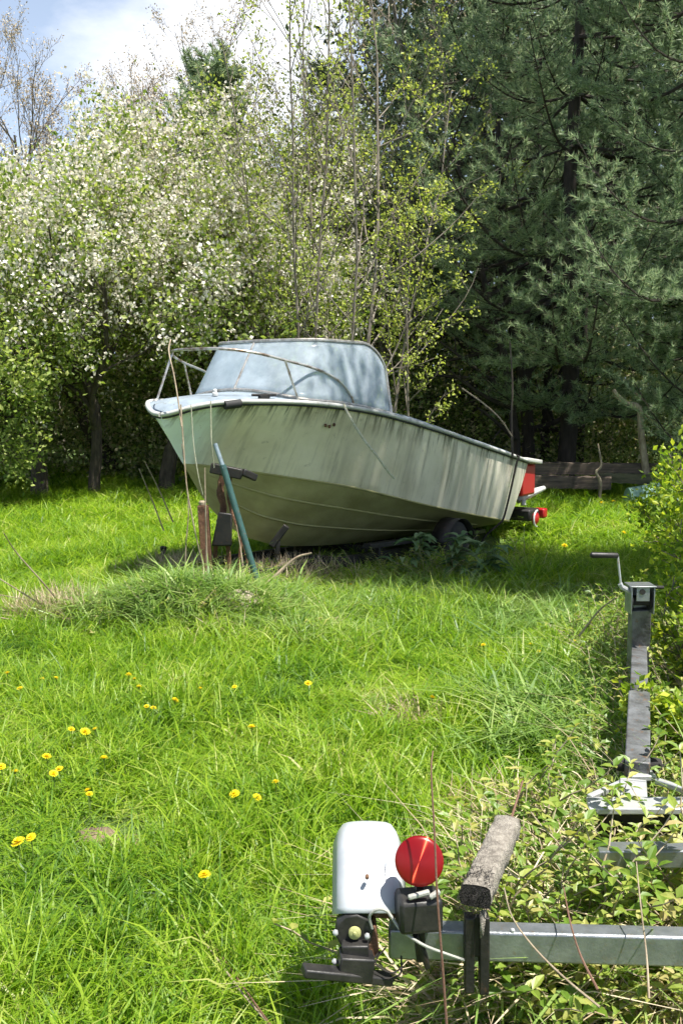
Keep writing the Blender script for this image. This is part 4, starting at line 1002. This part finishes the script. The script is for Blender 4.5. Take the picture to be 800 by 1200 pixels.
for i, (px, py, n, L, h, lab) in enumerate(((490, 676, 34, .22, .50, 'tall broad-leaved weed before the boat trailer, left of its group'), (535, 680, 38, .21, .55, 'broad-leaved weed before the boat trailer wheel'), (468, 680, 18, .17, .28, 'low broad-leaved weed at the left of the weeds under the boat'), (572, 682, 34, .20, .46, 'broad-leaved weed under the stern corner'),
        (610, 690, 12, .18, .16, 'low grey leaved plant in the shade right of the stern'), (640, 692, 9, .16, .10, 'lone low grey leaved plant furthest right of the stern'), (225, 730, 20, .13, .16, 'broad-leaved plant on the face of the mound'), (555, 690, 18, .17, .2, 'low broad-leaved weed in front of the weeds at the stern'))):
    broadplant(px, py, n, L, h, lab, 200 + i)

# ------------------------------------------------------------------ trees
def shrub(x, y, h, rad, label, seed, n=1, leafsize=.045, m='shrub', density=9, cat='shrub', group=None, bark='gbark', stems=9):
    root = thing('shrub', label, cat, (x, y, ground(x, y)), group); T = Tree(seed)
    for i in range(stems):
        a = T.r.random() * 6.28; lean = T.r.uniform(.05, .55); T.grow((x + math.cos(a) * .08, y + math.sin(a) * .08, ground(x, y) - .05), (math.cos(a) * lean * rad / h * 2, math.sin(a) * lean * rad / h * 2, 1), h * T.r.uniform(.7, 1.05), .012 * h ** .5, 1, 3, [0, 7, 5], .6, .04, .13, .34, 5, .18)
    T.mb.build('branches', M[bark], root)
    A = np.repeat(np.array(T.A), density, 0); D = np.repeat(np.array(T.D), density, 0); A = A + T.np.normal(size=A.shape) * .035
    V_, F_ = leaves(A, leafsize, D, .55, T.np); npmesh('foliage', V_, F_, M[m], root)
shrub(2.20, 4.95, 1.66, .15, 'leafy yellow-green bush at the right edge behind the near trailer winch', 31, stems=12, density=8)
shrub(1.93, 4.5, .8, .25, 'low bush beside the near trailer tongue', 32, stems=10, leafsize=.04, density=6)
shrub(1.55, 3.7, .5, .3, 'low leafy shrub at the right edge over the trailer frame', 33, stems=9, leafsize=.045, density=6)
shrub(2.75, 6.5, 1.1, .4, 'green bush at the right edge beyond the winch bush', 34, stems=10, density=8)

def apple(x, y, h, crown, label, seed, leaf_n, blossom_n, m='apple', lsz=.065, trunk=.13, lean=0, group='blossoming trees along the left of the lawn', fork=.28, bsz=.05, kids=(7, 6, 5, 3), bark='bark', spread=.85):
    g0 = ground(x, y); root = thing('blossoming_tree' if blossom_n else 'leafy_tree', label, 'tree', (x, y, g0), group); T = Tree(seed)
    T.grow((x, y, g0 - .1), (lean, 0, 1), h * .55, trunk, 0, 4, list(kids), spread, .03, .15, .64, 8, fork)
    T.mb.build('trunk', M[bark], root)
    A = np.array(T.A); D = np.array(T.D)
    c = np.array([x + lean * h * .4, y, g0 + h * .56]); sc = np.array([crown, crown, h * .44])
    # extra sprays fill the crown irregularly
    idx = T.np.randint(0, len(A), leaf_n); P = A[idx] + T.np.normal(size=(leaf_n, 3)) * .13
    if leaf_n:
        V_, F_ = leaves(P, lsz, D[idx], .6, T.np); npmesh('foliage', V_, F_, M[m], root)
    if blossom_n:
        up = np.argsort(A[:, 2] + T.np.normal(size=len(A)) * .8)[len(A) // 4:]
        cl = up[T.np.randint(0, len(up), blossom_n // 9)]; cp = A[cl] + T.np.normal(size=(len(cl), 3)) * .17
        P = np.repeat(cp, 9, 0) + T.np.normal(size=(len(cl) * 9, 3)) * .06
        V_, F_ = leaves(P, bsz, None, .95, T.np); npmesh('blossom', V_, F_, M['blossom'], root)
    return T
# front row with dark trunks
apple(-4.75, 14.6, 5.0, 2, 'green leafing apple tree with dark crooked trunk nearest the left edge', 1, 15000, 3000, trunk=.15, lean=-.1, lsz=.085, bsz=.05)
apple(-3.95, 14.9, 6.2, 2, 'white blossoming tree with slim dark trunk, second from the left', 22, 11000, 14000, trunk=.105, lean=.02, lsz=.085, bsz=.055)
apple(-2.85, 15.2, 6.6, 2, 'white blossoming tree behind the bow, its dark trunk beside the bow tip', 3, 11000, 15000, trunk=.14, lsz=.085, bsz=.055)
apple(-6.6, 17.2, 8.4, 2, 'tall pale blossoming tree behind the leftmost green one', 4, 13000, 22000, trunk=.15, bsz=.06, lsz=.09)
apple(-4.3, 17.8, 8.3, 2, 'tall pale blossoming tree in the middle of the left group', 5, 12000, 26000, trunk=.15, bsz=.06, lsz=.09)
apple(-2.3, 17.5, 7.9, 2, 'blossoming tree behind the cloudy windshield', 6, 12000, 20000, trunk=.14, bsz=.06, lsz=.09)
apple(-.7, 17.2, 7.6, 2, 'smaller half-blossomed tree right of the windshield', 7, 15000, 7000, trunk=.10, bsz=.05, lsz=.08)
apple(-5.9, 13.6, 4.0, 2, 'low bright green leafing tree at the left edge in front of the apple trees', 11, 15000, 600, trunk=.11, lsz=.075)
apple(-7.6, 14.8, 5.6, 2, 'leafy green tree just outside the left edge', 8, 12000, 4000, trunk=.14, lsz=.085)
apple(.7, 18.2, 9.0, 2, 'twiggy tree in first pale leaf behind the slender saplings', 9, 9000, 0, m='wood_l', trunk=.11, lsz=.07, bark='gbark', group=None, kids=(9, 6, 5, 3), spread=.7)
apple(-1.3, 19.5, 8.6, 2, 'tall twiggy tree in first leaf behind the half-blossomed one', 10, 9000, 0, m='wood_l', trunk=.11, lsz=.07, bark='gbark', group=None, kids=(9, 6, 5, 3), spread=.65)

# slender saplings with young yellow leaves
def sapling(px, Y, top, label, seed, leaf_n=900, lean=0, r=.024, kids=(15, 4, 3), spread=.75, m='yleaf', lsz=.055, bark='gbark'):
    p = at(px, 560, Y); p.z = ground(p.x, p.y); T = Tree(seed); root = thing('sapling', label, 'tree', p, 'slender saplings with young yellow leaves')
    T.grow(p, (lean, 0, 1), top, r, 0, 3, list(kids), spread, .07, .06, .27, 6, .2)
    T.mb.build('trunk', M[bark], root)
    A = np.array(T.A); D = np.array(T.D); i = T.np.randint(0, len(A), leaf_n); V_, F_ = leaves(A[i] + T.np.normal(size=(leaf_n, 3)) * .05, lsz, D[i] + [0, 0, -.4], .6, T.np); npmesh('foliage', V_, F_, M[m], root)
sapling(345, 13.2, 7.6, 'slender sapling rising at the left of the yellow-leaved group', 41, 800)
sapling(366, 13.4, 8.6, 'tall straight sapling second from the left of the yellow-leaved group', 42, 900)
sapling(393, 12.9, 7.8, 'thin grey sapling behind the middle of the windshield', 43, 900)
sapling(418, 13.0, 7.2, 'sapling leaning right with long side branches full of yellow leaves', 44, 2000, lean=.16, r=.032, spread=.8)
sapling(448, 13.4, 6.3, 'yellow-leaved sapling behind the right end of the windshield', 45, 1500, lean=.14, r=.026, spread=.8)
sapling(470, 13.6, 4.2, 'short bushy sapling just above the middle of the boat deck', 46, 1800, lean=.1, r=.022, spread=.85)
sapling(300, 14.0, 6.6, 'sparse sapling among the white blossom', 47, 900)
sapling(385, 14.4, 8.8, 'tall sapling whose top meets the cloud', 48, 900)

# bare trees on the skyline
def bare(px, Y, h, label, seed, spread=.55):
    p = at(px, 500, Y); p.z = ground(p.x, p.y); T = Tree(seed); root = thing('bare_tree', label, 'tree', p, 'leafless trees on the skyline')
    T.grow(p, (0, 0, 1), h, .085, 0, 4, [14, 7, 5, 3], spread, .07, .09, .40, 5, .35)
    T.mb.build('trunk', M['gbark'], root)
    A = np.array(T.A); i = T.np.randint(0, len(A), 5000); V_, F_ = leaves(A[i] + T.np.normal(size=(5000, 3)) * .07, .06, None, .5, T.np); npmesh('buds', V_, F_, M['straw'], root)
for i, (px, Y, h, lab) in enumerate(((20, 23, 7.4, 'leafless grey tree at the left end of the skyline'), (75, 24, 7.7, 'leafless grey tree second on the skyline'), (125, 25, 8.0, 'leafless tree left of the small dark spruce'), (190, 23, 7.5, 'twiggy leafless tree beside the small dark spruce'), (-50, 23, 8.4, 'leafless tree just outside the left edge'),
        (320, 24, 8.4, 'leafless tree between the spruce and the saplings'), (470, 22, 10.5, 'twiggy leafless tree against the cloud left of the pines'))):
    bare(px, Y, h, lab, 60 + i)

# pines
def pine(x, y, h, label, seed, base=1.2, maxL=4.0, per=5, gap=.5, tuft_n=20, m='needle', name='pine_tree', step=.115, nl=.115, nw=.0115, droop=.1, sub=.42, group='dark pines at the right', az_bias=None, trunk=.17, leanup=.35):
    g0 = ground(x, y); root = thing(name, label, 'tree', (x, y, g0), group); g = random.Random(seed); gn = np.random.RandomState(seed); mb = MB()
    N = 14; tr = [Vector((x + .06 * math.sin(i), y, g0 - .1 + (h + .1) * i / N)) for i in range(N + 1)]
    mb.tube(tr, [trunk * (1 - .93 * i / N) for i in range(N + 1)], 10, cap=False)
    lm = MB(); TP = []; TD = []
    z = base
    while z < h - .15:
        f = (z - base) / (h - base); Lz = maxL * (1 - f) ** .8 * (.55 + .45 * min(1, (f + .12) / .3)) + .25
        for k in range(per):
            if g.random() < .12: continue
            az = g.uniform(0, 6.283); L = Lz * g.uniform(.6, 1.18); d = Vector((math.cos(az), math.sin(az), 0)); sd = Vector((-d.y, d.x, 0)); n = 10; pts = []
            up = leanup * (f * 1.3) - droop * g.uniform(.3, 1.4); bend = g.uniform(-.25, .25)
            for i in range(n + 1):
                t = i / n; pts.append(Vector((x, y, g0 + z)) + d * L * t + sd * bend * L * t * t * .5 + Vector((0, 0, L * (up * t - .16 * math.sin(t * math.pi) + .20 * t ** 3)) ))
            lm.tube(pts, [max(.006, .035 * (L / 4 + .25) * (1 - .9 * i / n)) for i in range(n + 1)], 5, cap=False)
            q = .28 if L > 1.4 else .08; side = 1
            while q < 1.0:
                i0 = min(int(q * n), n - 1); P0 = pts[i0].lerp(pts[i0 + 1], q * n - i0); fw = (pts[i0 + 1] - pts[i0]).normalized(); side = -side
                sl = L * sub * (1.08 - q) * g.uniform(.6, 1.25) + .16; a = g.uniform(.7, 1.15); dd = (fw * math.cos(a) + sd * side * math.sin(a) + Vector((0, 0, g.uniform(.0, .22)))).normalized()
                steps = max(2, int(sl / step)); tipz = g.uniform(.05, .3); pp = P0; sp = [P0]
                for j in range(steps):
                    dd = (dd + Vector((0, 0, tipz / steps)) + Vector((g.gauss(0, 1), g.gauss(0, 1), g.gauss(0, 1))) * .07).normalized(); pp = pp + dd * step; sp.append(pp); 
                    if j >= 0: TP.append(tuple(pp)); TD.append(tuple((dd + Vector((0, 0, .35))).normalized()))
                    if j > 1 and g.random() < .75:
                        e = (dd + sd * g.uniform(-1, 1) * .9 + Vector((0, 0, .25))).normalized(); TP.append(tuple(pp + e * step * .9)); TD.append(tuple(e))
                lm.tube([sp[0], sp[len(sp) // 2], sp[-1]], [.010, .006, .003], 3, cap=False)
                q += (.11 / max(L, .8)) * 1.35 * g.uniform(.7, 1.4)
            TP.append(tuple(pts[-1])); TD.append(tuple(d + Vector((0, 0, .4))))
            for tt in (6, 7, 8, 9):
                for _q in range(2): TP.append(tuple(pts[tt] + Vector((g.gauss(0, .05), g.gauss(0, .05), .03)))); TD.append(tuple(d + Vector((g.gauss(0, .5), g.gauss(0, .5), .6))))
        z += gap * g.uniform(.7, 1.3) * (1 - .35 * f)
    tk = mb.build('trunk', M['pbark'], root); lm.build('limbs', M['pbark'], root)
    V_, F_ = needles(np.array(TP), unit(np.array(TD)), tuft_n, nl, nw, gn, .95); npmesh('foliage', V_, F_, M[m], root)
    print(name, len(TP), 'tufts', len(F_))
pine(4.0, 16.8, 15.5, 'large dark pine with layered sunlit boughs, nearest the middle of the right side', 71, base=1.7, maxL=4.3, per=9, gap=.92, sub=.42, droop=.05)
pine(7.3, 15.2, 15.0, 'large dark pine at the right edge with long drooping boughs', 72, base=1.2, maxL=4.4, per=9, gap=.92, sub=.42, droop=.05)
pine(3.0, 20.5, 15.0, 'dark pine deeper in the wood behind the saplings', 73, base=1.8, maxL=3.8, per=5, gap=.5, tuft_n=13, nl=.18, nw=.022, step=.2)
pine(6.0, 21.5, 17.0, 'tall pine between and behind the two large ones', 74, base=2.0, maxL=4.2, per=5, gap=.5, tuft_n=13, nl=.18, nw=.022, step=.2)
pine(-.3, 23.5, 9.2, 'lighter green pine behind the saplings in the middle', 75, base=1.5, maxL=2.6, per=5, gap=.45, tuft_n=13, nl=.17, nw=.022, step=.19, m='needle2')
pine(-2.9, 22, 8.7, 'small dark spruce tip standing above the blossom', 76, base=3, maxL=1.6, per=8, gap=.26, name='spruce_tree', droop=0, leanup=.9, trunk=.10, nw=.026, nl=.16, tuft_n=18, sub=.4)
pine(5.35, 13.6, 15.5, 'dark pine standing nearest, its trunk just outside the right edge', 77, base=3.4, maxL=3.3, per=7, gap=1.15, sub=.44, trunk=.18)
# thin understorey trunks between the pines
for i, (px, Y, r, lab) in enumerate(((604, 16.5, .09, 'slim dark trunk left of the pine stems'), (620, 17.5, .13, 'dark bare trunk in the shade, middle of the three'), (636, 18.0, .10, 'dark bare trunk in the shade, right of the three'), (560, 18.5, .10, 'dark trunk seen above the stern deck'), (677, 19, .10, 'thin dark trunk behind the timber stack'))):
    p = at(px, 560, Y); p.z = ground(p.x, p.y); T = Tree(80 + i); root = thing('shaded_tree', lab, 'tree', p, 'shaded trunks under the pines')
    T.grow(p, (0, 0, 1), 6.5, r, 0, 2, [16, 4], 1.3, .02, .05, .22, 8, .12); T.mb.build('trunk', M['pbark'], root)

# a tall leafy tree standing outside the right edge; its high crown overhangs the lawn and dapples it
def overhang():
    x, y = 7.4, 9.6; g0 = ground(x, y); root = thing('overhanging_tree', 'tall leafy tree outside the right edge whose high crown shades the lawn beside the stern', 'tree', (x, y, g0)); T = Tree(90)
    tp = spline([(x, y, g0 - .1), (7.3, 9.5, 3), (6.9, 9.3, 6), (6.4, 8.0, 8.2), (5.4, 6.6, 9.3)], 20)
    T.mb.tube(tp, [.2 * (1 - .7 * i / len(tp)) for i in range(len(tp))], 9, cap=False)
    c = np.array([5.0, 6.05, 9.5]); ax_ = np.array([2.3, 1.2, 1.0]); cl = []
    while len(cl) < 130:
        q = T.np.uniform(-1, 1, 3)
        if (q ** 2).sum() < 1: cl.append(c + q * ax_)
    for _ in range(26):
        t_ = T.np.uniform(); cl.append(np.array([3.5 + 1.7 * t_, 6.7 + 1.4 * t_, 9.5]) + T.np.normal(size=3) * [.35, .35, .4])
    for q in cl[::2]:
        a0 = tp[T.r.randint(len(tp) // 2, len(tp) - 1)]; q = Vector(q); T.mb.tube([a0, a0.lerp(q, .5) + Vector((0, 0, .15)), q], [.035, .02, .006], 5, cap=False)
    T.mb.build('trunk', M['bark'], root)
    cl = np.array(cl); P = cl[T.np.randint(0, len(cl), 42000)] + T.np.normal(size=(42000, 3)) * .25
    V_, F_ = leaves(P, .12, None, .6, T.np); npmesh('foliage', V_, F_, M['apple'], root)
overhang()

# ------------------------------------------------------------------ undergrowth and far wood (masses)
def mass(name, n, fx, m, label, size, seed, twig=0):
    g = np.random.RandomState(seed); P = fx(n, g); V_, F_ = leaves(P, size, None, .6, g); o = npmesh(name, V_, F_, M[m]); return tag(o, label, 'undergrowth' if 'under' in name else 'wood', kind='stuff')
def clump(n, g, y0, y1, x0, x1, hf, cs, csz):
    c = np.stack([g.uniform(x0, x1, cs), g.uniform(y0, y1, cs), g.uniform(0, 1, cs)], 1); c[:, 2] *= np.array([hf(a) for a in c[:, 0]])
    i = g.randint(0, cs, n); P = c[i] + g.normal(size=(n, 3)) * [csz, csz, csz * .8]; P[:, 2] = np.abs(P[:, 2]) + .05; return P
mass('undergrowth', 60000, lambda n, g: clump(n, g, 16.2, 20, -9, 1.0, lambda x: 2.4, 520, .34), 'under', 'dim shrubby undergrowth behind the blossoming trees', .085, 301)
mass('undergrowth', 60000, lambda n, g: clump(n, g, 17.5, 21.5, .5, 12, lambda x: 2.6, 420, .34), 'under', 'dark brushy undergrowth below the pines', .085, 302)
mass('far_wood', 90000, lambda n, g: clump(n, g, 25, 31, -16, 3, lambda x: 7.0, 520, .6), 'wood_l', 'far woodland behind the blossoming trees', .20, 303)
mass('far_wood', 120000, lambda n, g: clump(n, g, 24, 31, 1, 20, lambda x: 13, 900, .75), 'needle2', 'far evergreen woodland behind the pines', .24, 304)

# ------------------------------------------------------------------ sky, sun, camera
w = bpy.data.worlds.new('World'); scene.world = w; w.use_nodes = True
ns = w.node_tree.nodes; L = w.node_tree.links
for n in list(ns): ns.remove(n)
sky = ns.new('ShaderNodeTexSky'); sky.sky_type = 'NISHITA'; sky.sun_disc = False
sky.sun_elevation = math.asin(SUN.z); sky.sun_rotation = math.atan2(SUN.x, SUN.y); sky.air_density = 1.0; sky.dust_density = 1.5; sky.ozone_density = 1.0
tc = ns.new('ShaderNodeTexCoord'); mp = ns.new('ShaderNodeMapping'); mp.inputs['Scale'].default_value = (1, 1, 2.2); mp.inputs['Location'].default_value = (.35, 0, .1)
L.new(tc.outputs['Generated'], mp.inputs[0])
n1 = nd(ns, 'ShaderNodeTexNoise', Scale=2.3, Detail=9, Roughness=.55); L.new(mp.outputs[0], n1.inputs['Vector'])
vd = nd(ns, 'ShaderNodeVectorMath', operation='DISTANCE'); L.new(tc.outputs['Generated'], vd.inputs[0]); vd.inputs[1].default_value = Vector((-.10, .93, .36)).normalized()
cb = nd(ns, 'ShaderNodeMapRange'); L.new(vd.outputs['Value'], cb.inputs[0]); cb.inputs[1].default_value = .05; cb.inputs[2].default_value = .26; cb.inputs[3].default_value = .22; cb.inputs[4].default_value = 0
ad = nd(ns, 'ShaderNodeMath', operation='ADD'); L.new(n1.outputs['Fac'], ad.inputs[0]); L.new(cb.outputs[0], ad.inputs[1])
cr = ramp(ns, [(.61, (0, 0, 0)), (.76, (1, 1, 1))]); L.new(ad.outputs[0], cr.inputs[0])
sx = ns.new('ShaderNodeSeparateXYZ'); L.new(tc.outputs['Generated'], sx.inputs[0])
hz = nd(ns, 'ShaderNodeMapRange'); L.new(sx.outputs['Z'], hz.inputs[0]); hz.inputs[1].default_value = .2; hz.inputs[2].default_value = .65; hz.inputs[3].default_value = .8; hz.inputs[4].default_value = .05
m0 = nd(ns, 'ShaderNodeMix', data_type='RGBA'); L.new(hz.outputs[0], m0.inputs['Factor']); L.new(sky.outputs[0], m0.inputs['A']); m0.inputs['B'].default_value = (7.6, 9.4, 12.4, 1)
mx = nd(ns, 'ShaderNodeMix', data_type='RGBA'); L.new(cr.outputs[0], mx.inputs['Factor']); L.new(m0.outputs['Result'], mx.inputs['A']); mx.inputs['B'].default_value = (12.2, 12.5, 13.2, 1)
bg = ns.new('ShaderNodeBackground'); L.new(mx.outputs['Result'], bg.inputs[0]); bg.inputs[1].default_value = .052
wo = ns.new('ShaderNodeOutputWorld'); L.new(bg.outputs[0], wo.inputs[0])
sl = bpy.data.lights.new('sun', 'SUN'); sl.energy = 5.0; sl.angle = R(.53); sl.color = (1, .96, .88)
so = bpy.data.objects.new('sun', sl); COL.objects.link(so); so.rotation_mode = 'QUATERNION'; so.rotation_quaternion = Vector((0, 0, 1)).rotation_difference(SUN); so.location = SUN * 30
cam = bpy.data.cameras.new('camera'); cam.sensor_fit = 'VERTICAL'; cam.sensor_height = 36; cam.lens = 36 * F / 1200; cam.clip_end = 3000; cam.clip_start = .05
co = bpy.data.objects.new('camera', cam); COL.objects.link(co); co.location = (0, 0, H); co.rotation_euler = (math.pi / 2 - PITCH, 0, 0); scene.camera = co
scene.render.engine = 'CYCLES'
scene.cycles.use_adaptive_sampling = True; scene.cycles.adaptive_threshold = .03; scene.cycles.max_bounces = 5; scene.cycles.transparent_max_bounces = 6; scene.cycles.transmission_bounces = 3; scene.cycles.diffuse_bounces = 3; scene.cycles.glossy_bounces = 2
vs = scene.view_settings; vs.view_transform = 'Standard'; vs.look = 'None'; vs.gamma = 1; vs.use_curve_mapping = False; vs.exposure = 1.05
